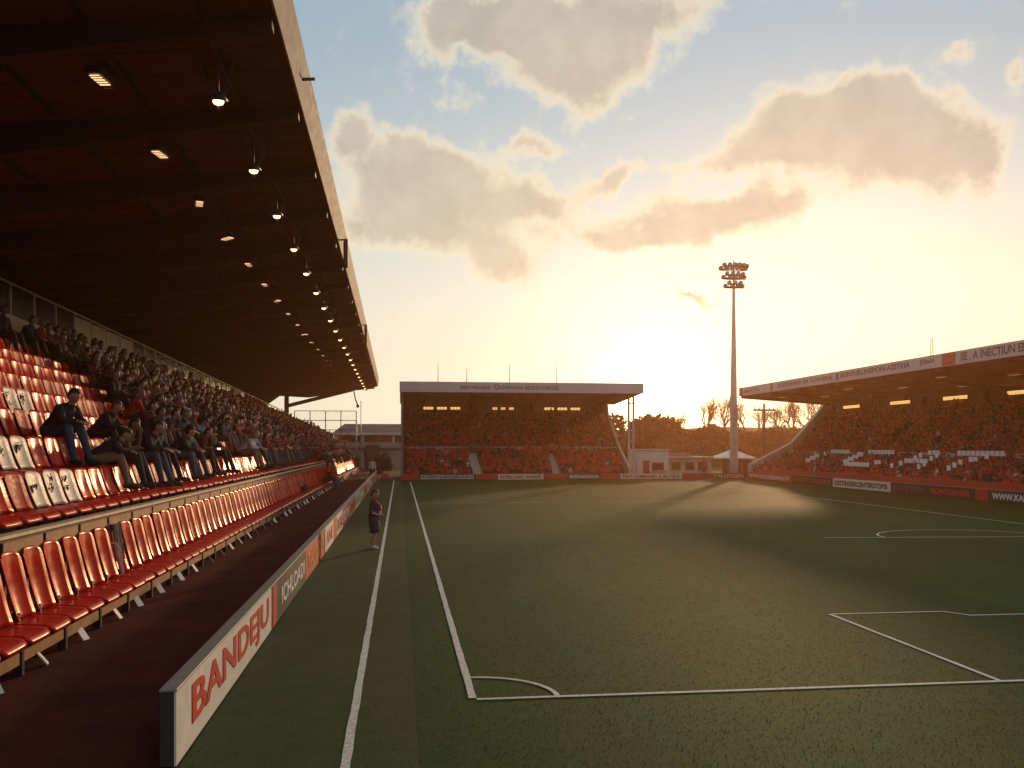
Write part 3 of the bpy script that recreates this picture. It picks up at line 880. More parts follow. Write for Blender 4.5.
def head_mesh(ctr, fwd, up, s=1.0):
    """a head with brow, nose, chin and ears; fwd/up unit vectors"""
    b_ = MB(); side = up.cross(fwd).normalized(); vs_ = []; nu, nv = 22, 16
    for i in range(nv + 1):
        th = math.pi * i / nv
        for k_ in range(nu):
            ph = 2 * math.pi * k_ / nu
            x = math.sin(th) * math.cos(ph); y_ = math.sin(th) * math.sin(ph); z = math.cos(th)
            X = x * .098; Yv = y_ * .076; Z = z * .125
            if z < 0: X *= 1 - .10 * (-z); Yv *= 1 - .28 * (-z); X += .012 * (-z) * (1 if x > 0 else 0)
            if x > .3: X -= .008 * math.exp(-((z - .02) / .14) ** 2) * (1 if abs(abs(y_) - .38) < .22 else 0)
            if x > .6:
                X += .030 * math.exp(-((z + .16) / .17) ** 2) * math.exp(-(y_ / .14) ** 2)
                X += .007 * math.exp(-((z + .52) / .08) ** 2) * math.exp(-(y_ / .3) ** 2)
                X += .006 * math.exp(-((z - .22) / .10) ** 2)
            vs_.append(ctr + fwd * (X * s) + side * (Yv * s) + up * (Z * s))
    fs_ = [(i * nu + k_, (i + 1) * nu + k_, (i + 1) * nu + (k_ + 1) % nu, i * nu + (k_ + 1) % nu) for i in range(nv) for k_ in range(nu)]
    b_.add(vs_, fs_)
    for q in (-1, 1):
        c_ = ctr + side * (q * .078 * s) - up * .01 * s
        vv = []
        for i in range(7):
            th = math.pi * i / 6
            for k_ in range(8):
                ph = 2 * math.pi * k_ / 8
                vv.append(c_ + fwd * (.020 * s * math.sin(th) * math.cos(ph)) + side * (.012 * s * math.sin(th) * math.sin(ph)) + up * (.033 * s * math.cos(th)))
        b_.add(vv, [(i * 8 + k_, (i + 1) * 8 + k_, (i + 1) * 8 + (k_ + 1) % 8, i * 8 + (k_ + 1) % 8) for i in range(6) for k_ in range(8)])
    return b_


def make_body(J, head_fwd, head_up, voxel=.012, sc=1.0, fingers=True, hs=1.0):
    """J: dict of joints. Returns (mesh, classes) : one continuous remeshed surface"""
    V = {k_: Vector(v) for k_, v in J.items()}
    bb = MB()
    def oval(chain):
        """torso: rings of (centre, half width, half depth)"""
        n_ = 20; vs_ = []; fs_ = []; cs = [q[0] for q in chain]; lat = (V['shL'] - V['shR']).normalized()
        for i, (c_, wy, wx) in enumerate(chain):
            t_ = (cs[min(i + 1, len(cs) - 1)] - cs[max(i - 1, 0)]).normalized(); la = (V['hiL'] - V['hiR']).normalized().lerp(lat, i / (len(cs) - 1)); la = (la - t_ * la.dot(t_)).normalized(); fr = la.cross(t_).normalized()
            for k_ in range(n_):
                q = 2 * math.pi * k_ / n_; vs_.append((c_ + la * (wy * math.cos(q)) + fr * (wx * math.sin(q))) * sc)
        for i in range(len(cs) - 1):
            for k_ in range(n_):
                j_ = (k_ + 1) % n_; fs_.append((i * n_ + k_, i * n_ + j_, i * n_ + n_ + j_, i * n_ + n_ + k_))
        fs_.append(tuple(range(n_ - 1, -1, -1))); fs_.append(tuple(range((len(cs) - 1) * n_, len(cs) * n_))); bb.add(vs_, fs_)
    ax = (V['che'] - V['pel']).normalized()
    oval([(V['pel'] - ax * .09, .10, .085), (V['pel'] - ax * .04, .155, .12), (V['pel'] + ax * .04, .165, .125), (V['pel'].lerp(V['che'], .5), .150, .115), (V['che'], .170, .125),
          (V['che'].lerp(V['nek'], .45), .178, .118), (V['che'].lerp(V['nek'], .72), .135, .09), (V['nek'].lerp(V['che'], .08), .06, .06)])
    def limb(ps, rs_):
        for i, (p_, r_) in enumerate(zip(ps, rs_)): bb.sphere(tuple(p_ * sc), r_ * sc, 12, 8)
        bb.tube([p_ * sc for p_ in ps], [r_ * sc for r_ in rs_], 12)
    limb([V['nek'] - ax * .05, V['nek'], V['hea'].lerp(V['nek'], .35)], [.062, .056, .054])
    for s_ in 'LR':
        sh, eb, wr, ha, hi, kn, an, tt = (V[q + s_] for q in ('sh', 'el', 'wr', 'ha', 'hi', 'kn', 'an', 'to'))
        limb([sh, sh.lerp(eb, .35), sh.lerp(eb, .75), eb], [.062, .056, .048, .044]); limb([eb, eb.lerp(wr, .3), eb.lerp(wr, .75), wr], [.046, .046, .034, .027])
        limb([hi, hi.lerp(kn, .3), hi.lerp(kn, .75), kn], [.098, .096, .072, .062]); limb([kn, kn.lerp(an, .3), kn.lerp(an, .75), an], [.060, .060, .042, .037])
        hl = an + (an - tt).normalized() * .05 + Vector((0, 0, -.04)); limb([hl, an.lerp(tt, .55) + Vector((0, 0, -.012)), tt], [.036, .040, .028])
        hd = (ha - wr).normalized(); limb([wr, wr + hd * .05], [.028, .030])
        ac = hd.cross(Vector((0, 0, 1))); ac = ac.normalized() if ac.length > .1 else Vector((0, 1, 0))
        for q in (-.02, 0, .02): limb([wr + hd * .035 + ac * q * .6, wr + hd * .085 + ac * q], [.019, .017])
    m1 = bb.mesh('bd', M_skin)
    hb = head_mesh(V['hea'] * sc, head_fwd, head_up, sc * hs)
    if fingers:
        for s_ in 'LR':
            hd = (V['ha' + s_] - V['wr' + s_]).normalized(); sg = 1 if s_ == 'L' else -1
            acr = hd.cross(Vector((0, 0, 1))); acr = acr.normalized() if acr.length > .1 else Vector((0, 1, 0))
            acr = acr * .6 + Vector((.0, 0, 0)); acr.normalize(); dn = hd.cross(acr).normalized()
            if dn.z > 0: dn = -dn
            base_ = V['wr' + s_] + hd * .085
            for f_ in range(4):
                o1 = base_ + acr * ((f_ - 1.5) * .023); L = (.075, .085, .080, .062)[f_]
                sp = acr * ((f_ - 1.5) * .006)
                hb.tube([(o1 - hd * .02) * sc, (o1 + hd * L * .45 + sp * .5) * sc, (o1 + hd * L * .75 + dn * .018 + sp) * sc, (o1 + hd * L * .9 + dn * .04 + sp) * sc], [.0105 * sc, .0095 * sc, .0085 * sc, .007 * sc], 6)
            o1 = V['wr' + s_] + hd * .03 - acr * (sg * .025)
            hb.tube([o1 * sc, (o1 + hd * .03 - acr * sg * .028) * sc, (o1 + hd * .065 - acr * sg * .035 + dn * .01) * sc], [.014 * sc, .012 * sc, .009 * sc], 6)
    m2 = hb.mesh('hd', M_skin)
    import bmesh
    bm = bmesh.new(); bm.from_mesh(m1); bm.from_mesh(m2); bmesh.ops.recalc_face_normals(bm, faces=bm.faces); me = D.meshes.new('pre'); bm.to_mesh(me); bm.free()
    o_ = D.objects.new('pre', me); scene.collection.objects.link(o_)
    rm = o_.modifiers.new('r', 'REMESH'); rm.mode = 'VOXEL'; rm.voxel_size = voxel; rm.use_smooth_shade = True
    sm = o_.modifiers.new('s', 'SMOOTH'); sm.factor = .5; sm.iterations = 3
    dg = bpy.context.evaluated_depsgraph_get(); dg.update()
    m3 = D.meshes.new_from_object(o_.evaluated_get(dg)); D.objects.remove(o_)
    return m3, V, sc


def garments(me, V, sc, head_fwd, head_up, short_sleeve=False, shorts=False, skirt_z=None):
    """split the body surface into regions and lift clothing off it. returns dict name->mesh"""
    nv = len(me.vertices); co = np.empty(nv * 3, np.float32); me.vertices.foreach_get('co', co); co = co.reshape(-1, 3)
    no = np.empty(nv * 3, np.float32); me.vertex_normals.foreach_get('vector', no); no = no.reshape(-1, 3)
    def dist(a_, b_):
        a_ = np.array(a_) * sc; b_ = np.array(b_) * sc; ab = b_ - a_
        t_ = np.clip(((co - a_) @ ab) / max(ab @ ab, 1e-9), 0, 1); return np.linalg.norm(co - a_ - t_[:, None] * ab, axis=1)
    hn = V['nek'].lerp(V['hea'], .30)
    segs_ = []
    def S(cls, a_, b_, r): segs_.append((cls, dist(a_, b_) / (r * sc)))
    S(0, hn, V['hea'] + head_up * .05, .085)
    S(1, V['pel'], V['che'], .14); S(1, V['che'], V['nek'], .10)
    for s_ in 'LR':
        S(1, V['sh' + s_], V['el' + s_], .06)
        S(0 if short_sleeve else 1, V['el' + s_], V['el' + s_].lerp(V['wr' + s_], .95), .045)
        S(0, V['wr' + s_], V['ha' + s_], .045)
        S(2, V['hi' + s_], V['kn' + s_], .09)
        if shorts: S(0, V['kn' + s_] + (V['an' + s_] - V['kn' + s_]) * .10, V['an' + s_], .05)
        else: S(2, V['kn' + s_], V['kn' + s_].lerp(V['an' + s_], .92), .06)
        S(3, V['an' + s_] + Vector((0, 0, -.02)), V['to' + s_], .05)
    arr = np.stack([d_ for _, d_ in segs_], 1); cls = np.array([c_ for c_, _ in segs_])[arr.argmin(1)]
    pel = np.array(V['pel']) * sc
    hc = np.array(V['hea']) * sc; fw = np.array(head_fwd); up = np.array(head_up)
    rel = (co - hc) / sc; hx = rel @ fw; hz = rel @ up
    hair = (cls == 0) & (np.linalg.norm(rel, axis=1) < .17) & ((hz > .055 + .25 * np.maximum(hx, 0)) | ((hx < -.015) & (hz > -.075)))
    poly_v = [tuple(p.vertices) for p in me.polygons]
    out_ = {}
    for nm, mask, off in (('jacket', cls == 1, .016), ('trousers', cls == 2, .013), ('shoes', cls == 3, .010), ('hair', hair, .014)):
        sel = np.nonzero(mask)[0]; s2 = set(sel.tolist())
        fl = [p for p in poly_v if sum(1 for q in p if q in s2) >= 3]
        par_ = {}
        def fd(q):
            while par_.setdefault(q, q) != q: par_[q] = par_[par_[q]]; q = par_[q]
            return q
        for p in fl:
            for q in p[1:]: par_[fd(q)] = fd(p[0])
        cnt = {}
        for p in fl: cnt[fd(p[0])] = cnt.get(fd(p[0]), 0) + 1
        big_ = max(cnt.values()); fl = [p for p in fl if cnt[fd(p[0])] > big_ * .25]
        used_ = sorted({q for p in fl for q in p}); mp = {q: i for i, q in enumerate(used_)}
        if nm == 'hair': d_ = off * sc * (1 + .35 * np.sin(co[used_, 1] * 190) * np.sin(co[used_, 2] * 170))
        elif nm == 'jacket': d_ = off * sc * (1 + .35 * np.sin(co[used_, 2] * 42 + co[used_, 0] * 18) * np.sin(co[used_, 1] * 25 + 1))
        else: d_ = off * sc
        vv = co[used_] + no[used_] * (d_[:, None] if isinstance(d_, np.ndarray) else d_)
        inner = co[used_] - no[used_] * .002
        b_ = MB(); b_.add([tuple(map(float, q)) for q in vv], [tuple(mp[q] for q in p) for p in fl])
        # close the hems back to the body
        from collections import Counter
        ec = Counter(); 
        for p in fl:
            for i in range(len(p)): ec[tuple(sorted((p[i], p[(i + 1) % len(p)])))] += 1
        be = [e for e, n_ in ec.items() if n_ == 1]; bv = sorted({q for e in be for q in e}); bm_ = {q: i for i, q in enumerate(bv)}
        n0 = len(b_.v)
        b_.v += [tuple(map(float, inner[mp[q]])) for q in bv]
        for e in be: b_.f.append((mp[e[0]], mp[e[1]], n0 + bm_[e[1]], n0 + bm_[e[0]])); b_.mi.append(0)
        out_[nm] = b_.mesh(nm, M_black, True)
    return out_


def seated(lean=.35, twist=0.0, hands='knees', headdown=.3, headturn=0.0, spread=.0, footfwd=.0):
    J = {}
    pel = Vector((0, 0, .12)); ax = Vector((math.sin(lean), 0, math.cos(lean)))
    J['pel'] = pel; J['che'] = pel + ax * .36; up2 = Vector((math.sin(lean * 1.15), 0, math.cos(lean * 1.15)))
    J['nek'] = J['che'] + up2 * .19; hd = lean * .55 + .0
    J['hea'] = J['nek'] + Vector((math.sin(hd) * .10 + .03, 0, math.cos(hd) * .165))
    sh_c = J['che'] + up2 * .105; tv = Vector((math.sin(twist), math.cos(twist), 0))
    for s_, q in (('L', 1), ('R', -1)):
        J['sh' + s_] = sh_c + tv * (q * .162)
        J['hi' + s_] = pel + Vector((.03, q * .095, -.02))
        J['kn' + s_] = pel + Vector((.45, q * (.13 + spread), .06))
        J['an' + s_] = pel + Vector((.62 + footfwd + .04 * q, q * (.12 + spread), -.46))
        J['to' + s_] = J['an' + s_] + Vector((.17, q * .03, -.055))
        if hands == 'knees':
            J['el' + s_] = Vector((.30 + lean * .15, q * .20, .27)); J['wr' + s_] = Vector((.50 + lean * .12, q * .075, .26)); J['ha' + s_] = J['wr' + s_] + Vector((.10, -q * .05, -.03))
        elif hands == 'thighs':
            J['el' + s_] = sh_c + Vector((.05, q * .24, -.27)); J['wr' + s_] = Vector((.30, q * .14, .26)); J['ha' + s_] = J['wr' + s_] + Vector((.12, -q * .02, -.03))
        elif hands == 'chin':
            if q > 0: J['el' + s_] = Vector((.36, q * .15, .25)); J['wr' + s_] = J['hea'] + Vector((.09, .045, -.17)); J['ha' + s_] = J['wr' + s_] + Vector((.0, -.02, .12))
            else: J['el' + s_] = Vector((.30, q * .2, .27)); J['wr' + s_] = Vector((.44, q * .02, .30)); J['ha' + s_] = J['wr' + s_] + Vector((.06, .09, 0))
        elif hands == 'crossed':
            J['el' + s_] = sh_c + Vector((.12, q * .22, -.24)); J['wr' + s_] = sh_c + Vector((.26, -q * .02, -.20 + q * .03)); J['ha' + s_] = J['wr' + s_] + Vector((.01, -q * .12, .01))
        elif hands == 'clap':
            J['el' + s_] = sh_c + Vector((.14, q * .22, -.20)); J['wr' + s_] = sh_c + Vector((.34, q * .05, -.04)); J['ha' + s_] = J['wr' + s_] + Vector((.07, -q * .01, .08))
        elif hands == 'raise':
            if q > 0: J['el' + s_] = sh_c + Vector((.10, .22, .16)); J['wr' + s_] = sh_c + Vector((.14, .20, .42)); J['ha' + s_] = J['wr' + s_] + Vector((.02, 0, .12))
            else: J['el' + s_] = sh_c + Vector((.05, q * .24, -.27)); J['wr' + s_] = Vector((.30, q * .14, .26)); J['ha' + s_] = J['wr' + s_] + Vector((.12, .02, -.03))
    fw = Vector((math.cos(headturn) * math.cos(headdown), math.sin(headturn) * math.cos(headdown), -math.sin(headdown)))
    up = Vector((0, 0, 1)) - fw * fw.z; up.normalize()
    return J, fw.normalized(), up


def standing(arms='front'):
    J = {'pel': Vector((0, 0, .93)), 'che': Vector((.01, 0, 1.27)), 'nek': Vector((-.01, 0, 1.47)), 'hea': Vector((.03, 0, 1.64))}
    for s_, q in (('L', 1), ('R', -1)):
        J['sh' + s_] = Vector((-.01, q * .160, 1.375)); J['hi' + s_] = Vector((0, q * .095, .90))
        J['kn' + s_] = Vector((.03, q * .10, .50)); J['an' + s_] = Vector((-.02, q * .10, .09)); J['to' + s_] = Vector((.15, q * .13, .035))
        if arms == 'front': J['el' + s_] = Vector((-.04, q * .25, 1.13)); J['wr' + s_] = Vector((.16, q * .14, 1.02)); J['ha' + s_] = Vector((.25, q * .06, 1.04))
        elif arms == 'down': J['el' + s_] = Vector((-.03, q * .24, 1.12)); J['wr' + s_] = Vector((.04, q * .25, .87)); J['ha' + s_] = Vector((.07, q * .24, .76))
        else: J['el' + s_] = Vector((.12, q * .27, 1.45)); J['wr' + s_] = Vector((.12, q * .22, 1.68)); J['ha' + s_] = Vector((.14, q * .2, 1.80))
    return J, Vector((1, 0, -.12)).normalized(), Vector((.12, 0, 1)).normalized()


POSES = [seated(.75, 0, 'knees', .45), seated(.15, .1, 'thighs', .12, .2), seated(.60, 0, 'chin', .35, -.1), seated(.10, -.1, 'crossed', .1, -.25),
         seated(.35, .1, 'clap', .1, .1), seated(.45, .0, 'knees', .1, .3, .05), seated(.05, 0, 'raise', 0, .1), seated(.95, 0, 'knees', .8, -.2)]
pose_words = ['leaning forward with elbows on knees', 'sitting upright with hands on thighs', 'leaning forward with chin in hand', 'sitting back with arms crossed',
              'clapping', 'bending forward a little', 'raising one arm', 'bowed low over the knees']
pose_short = ['elbows on knees', 'hands on thighs', 'chin in hand', 'arms crossed', 'clapping', 'bending forward', 'one arm raised', 'bowed low']
KIT = []
for (J, fw, up) in POSES:
    me, V, sc = make_body(J, fw, up, .014)
    me.materials.clear(); me.materials.append(M_skin)
    g = garments(me, V, sc, fw, up); KIT.append((me, g))


def person(pose, loc, rot, jk, tr, hair, skin, label, group=None, size=1.0, name='person', kit=None):
    me, g = kit or KIT[pose]
    o_ = D.objects.new(name, me); link(o_); o_.location = loc; o_.rotation_euler = (0, 0, rot); o_.scale = (size,) * 3
    objlink(o_, skin)
    for nm, m_ in (('jacket', jk), ('trousers', tr), ('shoes', M_shoe), ('hair', hair)):
        c_ = D.objects.new(nm, g[nm]); link(c_, o_); objlink(c_, m_)
    return tag(o_, label, 'person', group)


PX = .30    # how far in front of the seat back the hips are
def seat_person(pose, k, yy, jk, tr, hair, skin, label, group=None, rot=None, size=1.0, dx=0, **kw):
    return person(pose, (rowx(k) + PX + dx, yy, tilt(BT[k] - .5, yy) + .02), random.uniform(-.5, .35) if rot is None else rot, jk, tr, hair, skin, label, group, size, **kw)


hero = [
 (0, 4, 16.9, 'black', 'jeans', M_hair, M_skin, 'burly man in black, hunched forward on the nearest occupied seat, hands clasped', 1.12),
 (0, 4, 19.2, 'black', 'dark', M_hair2, M_skin, 'man in black with light collar, head bowed, behind two seated men', 1.0),
 (7, 3, 16.9, 'black', 'tan', M_hair, M_skin, 'man in black bowed low over his knees in the third row', 1.0),
 (2, 3, 18.0, 'brown', 'dark', M_hair, M_skin2, 'dark haired man in brown, chin in hand, beside the bowed man', 1.05),
 (0, 3, 19.4, 'black', 'jeans', M_hair, M_skin, 'man in black jacket and blue jeans leaning forward above empty red seats', 1.12),
 (5, 3, 20.5, 'navy', 'dark', M_hair2, M_skin, 'person in navy jacket just beyond the man in jeans', 1.0),
 (0, 4, 22.4, 'black', 'dark', M_hair, M_skin2, 'person in black with dark hair, elbows on knees, before the packed rows', 1.0),
 (0, 3, 22.3, 'black', 'jeans', M_hair, M_skin, 'man in black coat and jeans with feet over the second row', 1.05),
 (5, 3, 23.4, 'grey', 'jeans', M_hair2, M_skin, 'person in grey jacket beside the man with feet over the second row', 1.0),
 (2, 3, 24.8, 'maroon', 'dark', M_hair, M_skin, 'person in maroon jacket, chin in hand, in the third row', 1.0),
 (3, 3, 27.0, 'black', 'dark', M_hair, M_skin2, 'person in black with folded arms alone in the third row', 1.0),
 (0, 3, 32.0, 'white', 'tan', M_hair3, M_skin, 'white-shirted spectator leaning forward in the third row', 1.1),
 (5, 3, 33.6, 'blue', 'dark', M_hair2, M_skin, 'pale blue shirted spectator next to the white-shirted one', 1.05),
 (4, 3, 34.8, 'maroon', 'jeans', M_hair, M_skin, 'clapping person in maroon beyond the pale blue shirt', 1.0),
 (1, 10, 25.0, 'black', 'dark', M_hair, M_skin2, 'person in black high up by the parapet, nearest of the top row', 1.0),
 (5, 10, 26.4, 'navy', 'dark', M_hair, M_skin, 'person in navy high up by the parapet, second in the top row', 1.0),
 (1, 1, 51.0, 'red', 'jeans', M_hair, M_skin, 'red-shirted person sitting alone far along the front row', 1.15),
 (0, 1, 49.5, 'maroon', 'dark', M_hair2, M_skin, 'maroon-clad person leaning forward far along the front row', 1.1),
]
for (ps, k, yy, jk, tr, hr, sk, lb, sz) in hero:
    if k == 1: person(ps, (rowx(1) + PX, yy, .43), 0, JK[jk], TR[tr], hr, sk, lb, None, sz)
    else: seat_person(ps, k, yy, JK[jk], TR[tr], hr, sk, lb, None, None, sz)

spots = []
for k in range(3, 11):
    yy = starts[k]
    while yy < 89:
        if not (k in (4, 5) and 28.5 < yy < 31.5) and random.random() < (.96 if k > 3 else .9):
            spots.append((k, yy + random.uniform(-.06, .06)))
        yy += .50
for q in (53, 55.5, 56, 58, 61, 64, 66, 68.5, 71, 72, 75, 77, 80, 83): spots.append((2, q))
spots.sort(key=lambda s_: math.hypot(rowx(s_[0]), s_[1]))
N_IND = 280
jkeys = ['black'] * 30 + ['navy'] * 8 + ['brown'] * 9 + ['maroon'] * 14 + ['red'] * 26 + ['grey'] * 5 + ['white'] * 3 + ['blue'] * 3
jname = {'black': 'black jacket', 'navy': 'navy jacket', 'brown': 'brown jacket', 'maroon': 'maroon jacket', 'red': 'red shirt', 'grey': 'grey jacket', 'white': 'white shirt', 'blue': 'pale blue shirt'}
rc = {}
for (k, yy) in spots[:N_IND]:
    rc[k] = rc.get(k, 0) + 1
    ps = random.choice([0, 1, 2, 3, 4, 5, 5, 1, 6] if random.random() < .6 else [0, 2, 3, 4, 5, 7]); jk = random.choice(jkeys)
    if k == 10: ps = random.choice([1, 3, 5])
    trk = random.choice(['jeans', 'dark', 'dark', 'tan']); hr = random.choice([M_hair, M_hair, M_hair2, M_hair3]); sk = random.choice([M_skin, M_skin, M_skin2])
    seat_person(ps, k, yy, JK[jk], TR[trk], hr, sk, '%s spectator of the packed %s row, in a %s, %s' % (nth(rc[k]), rown[k], jname[jk], pose_short[ps]),
                'spectators packed in the %s row of the near stand' % rown[k], size=random.uniform(.94, 1.08))


# low detail spectator for the far masses
def lowpoly(J, fw, up):
    pts = []; fs_ = []; cls = []
    def ring_tube(chain, cl, n_=6):
        b_ = MB(); b_.tube([c_[0] for c_ in chain], [c_[1] for c_ in chain], n_)
        k0 = len(pts); pts.extend(b_.v)
        for f_ in b_.f:
            f_ = [q + k0 for q in f_]
            for i in range(1, len(f_) - 1): fs_.append((f_[0], f_[i], f_[i + 1])); cls.append(cl)
    V = {k_: Vector(v) for k_, v in J.items()}
    ring_tube([(V['pel'], .14), (V['pel'].lerp(V['che'], .5), .15), (V['che'], .17), (V['che'].lerp(V['nek'], .7), .13), (V['nek'], .06)], 1, 7)
    for s_ in 'LR':
        ring_tube([(V['sh' + s_], .07), (V['el' + s_], .055), (V['wr' + s_], .04)], 1, 5); ring_tube([(V['wr' + s_], .035), (V['ha' + s_], .04)], 0, 4)
        ring_tube([(V['hi' + s_], .10), (V['kn' + s_], .075), (V['an' + s_], .05)], 2, 5)
    b_ = MB(); b_.sphere((0, 0, 0), 1, 7, 5); k0 = len(pts); side = up.cross(fw)
    for v in b_.v: pts.append(tuple(V['hea'] + fw * (v[0] * .098) + side * (v[1] * .08) + up * (v[2] * .125)))
    for f_ in b_.f:
        c_ = sum((Vector(b_.v[q]) for q in f_), Vector()) / 4
        cl = 3 if (c_.z > .35 or c_.x < -.1) else 0
        f_ = [q + k0 for q in f_]; fs_.append((f_[0], f_[1], f_[2])); cls.append(cl); fs_.append((f_[0], f_[2], f_[3])); cls.append(cl)
    return np.array([tuple(p) for p in pts], np.float32), np.array(fs_, np.int32), np.array(cls)
LOW = [lowpoly(*p) for p in POSES[:7]]
stJ = standing('front'); stJ = ({k_: v - Vector((0, 0, .55)) for k_, v in stJ[0].items()}, stJ[1], stJ[2]); LOW.append(lowpoly(*stJ))
C_skin = [(0.42, .20, .14), (.36, .16, .11), (.20, .09, .06)]; C_hair = [(.02, .012, .012), (.05, .015, .012), (.45, .02, .02), (.5, .02, .02)]
C_tr = [(.03, .03, .05), (.02, .02, .02), (.10, .02, .02)]


def crowd(name, label, places, tops, seed, parent=None):
    """places: (x, y, z, heading, size, forced top colour or None, pose or None)"""
    r_ = random.Random(seed); Vv = []; Ff = []; Cc = []; off = 0
    for (x, y_, z, hd, sz, ft_, ps) in places:
        bv, bf, bc = LOW[ps if ps is not None else r_.choice([0, 1, 1, 3, 3, 4, 5, 5, 6, 7])]
        hd += r_.uniform(-.3, .3); sz *= r_.uniform(.92, 1.08)
        ca, sa = math.cos(hd) * sz, math.sin(hd) * sz
        v = np.empty_like(bv); v[:, 0] = bv[:, 0] * ca - bv[:, 1] * sa + x; v[:, 1] = bv[:, 0] * sa + bv[:, 1] * ca + y_; v[:, 2] = bv[:, 2] * sz + z
        top = ft_ or r_.choice(tops); j = r_.uniform(.7, 1.25)
        pal = np.array([r_.choice(C_skin), tuple(min(.8, q * j) for q in top), r_.choice(C_tr), r_.choice(C_hair) if r_.random() < .8 else top])
        Vv.append(v); Ff.append(bf + off); Cc.append(pal[bc]); off += len(bv)
    o_ = np_object(name, np.concatenate(Vv), np.concatenate(Ff), [M_crowd], col=np.concatenate(Cc), parent=parent)
    return tag(o_, label, 'crowd', kind='stuff')


T_left = [(.02, .018, .018)] * 7 + [(.02, .025, .05)] * 2 + [(.42, .025, .018)] * 5 + [(.11, .055, .03)] * 3 + [(.13, .02, .02)] * 3 + [(.16, .15, .15)] + [(.6, .55, .5)] + [(.22, .28, .38)]
crowd('crowd', 'crowd filling the far part of the near stand in dark and red clothes', [(rowx(k) + PX, yy, tilt(BT[k] - .5, yy), 0, 1, None, None) for (k, yy) in spots[N_IND:]], T_left, 3)

# the boy on the apron
J, fw, up = standing('front')
J['knR'] += Vector((.02, 0, 0)); J['anL'] += Vector((-.10, 0, 0.0)); J['toL'] += Vector((-.10, 0, 0))
fw = Vector((.9, -.25, -.25)).normalized(); up = (Vector((0, 0, 1)) - fw * fw.z).normalized()
bs = 1.37 / 1.765
me, V, sc = make_body(J, fw, up, .008, bs, hs=1.22)
me.materials.clear(); me.materials.append(M_skin)
g = garments(me, V, sc, fw, up, short_sleeve=True, shorts=True)
bx0, by0 = -.60, 21.27
boy = D.objects.new('boy', me); link(boy); boy.location = (bx0, by0, .004); boy.rotation_euler = (0, 0, R(-12))
tag(boy, 'boy in black shirt and shorts standing on the turf beside the boards', 'boy')
for nm, cn, m_ in (('jacket', 'football_shirt', JK['black']), ('shoes', 'shoes', M_shoew), ('hair', 'hair', M_hair2)):
    c_ = D.objects.new(cn, g[nm]); link(c_, boy); objlink(c_, m_)
# loose shorts: one flared sleeve round each thigh
b = MB()
for s_ in 'LR':
    hi = V['hi' + s_] * sc; kn = V['kn' + s_] * sc
    b.tube([hi + Vector((0, 0, .07)), hi.lerp(kn, .3), hi.lerp(kn, .75), hi.lerp(kn, 1.0)], [.105, .115, .112, .110], 16)
pe = V['pel'] * sc; b.tube([pe + Vector((0, 0, -.06)), pe + Vector((0, 0, .04)), pe + Vector((0, 0, .11))], [.13, .135, .12], 18)
b.build('shorts', TR['dark'], boy, True)
# scarf: red and white band from the neck down the chest
b = MB(); nk = V['nek'] * sc; chh = V['che'] * sc
for q in (-1, 1):
    pts = [nk + Vector((-.05, 0, .0)), nk + Vector((.0, q * .06, -.005)), nk + Vector((.075, q * .045, -.06)), chh + Vector((.135, q * .035, .02)), chh + Vector((.145, q * .03, -.10)), pe + Vector((.15, q * .03, .09))]
    b.tube(pts[:4], .024, 8, 0); b.tube(pts[3:5], .026, 8, 1 if q > 0 else 0); b.tube(pts[4:], .026, 8, 0 if q > 0 else 1)
b.build('scarf', [JK['red'], JK['white']], boy, True)

# ------------------------------------------------------------------ end stand (faces the camera end)
es = empty('end_stand', (0, 0, 0), 'smaller covered stand behind the far goal with a pale lettered fascia', 'grandstand')
EX0, EX1 = .25, 16.5
b = MB(); prof = [(64.2, 0), (64.2, .42)]
for k in range(6): prof += [(64.55 + .42 * (k + 1), .05 + .28 * k + .0), (64.55 + .42 * (k + 1), .05 + .28 * (k + 1))]
prof = [(64.2, -.05), (64.2, .05)]
lowz = [.0 + .21 * k for k in range(8)]; upz = [1.60 + .26 * k for k in range(11)]
lowy = [64.72 + .31 * k for k in range(8)]; upy = [67.72 + .35 * k for k in range(11)]
prof = [(64.2, -.05)]
cur = 64.2
for yk, zk in list(zip(lowy, lowz)) + list(zip(upy, upz)):
    prof += [(cur, zk), (yk + .17, zk)]; cur = yk + .17
prof += [(cur, 4.3), (72.0, 4.3), (72.0, -.05)]
b.prism(prof, EX0, EX1, 'X'); b.build('terrace', M_conc, es)
b = MB(); b.box(EX0, EX1, 71.9, 72.1, 4.3, 5.78); b.build('back_wall', M_wallb, es)
for (x0, x1) in ((1.7, 4.9), (7.2, 9.2), (11.4, 14.6)):
    n_ = 3; wd = (x1 - x0) / n_
    for i in range(n_):
        f = MB(); f.box(x0 + i * wd + .08, x0 + (i + 1) * wd - .08, 71.84, 71.9, 5.25, 5.55); fo = f.build('window', M_beam, es)
        f = MB()
        for q in range(3):
            xa = x0 + i * wd + .13; l_ = (wd - .26) / 3
            f.box(xa + q * l_ + .02, xa + (q + 1) * l_ - .02, 71.82, 71.84, 5.30, 5.50)
        f.build('pane', M_win, fo)
for x in (.35, 5.6, 10.4, 16.2):
    b = MB(); b.box(x - .12, x + .12, 71.6, 71.88, 4.3, 5.8); b.build('pillar', M_beam, es)
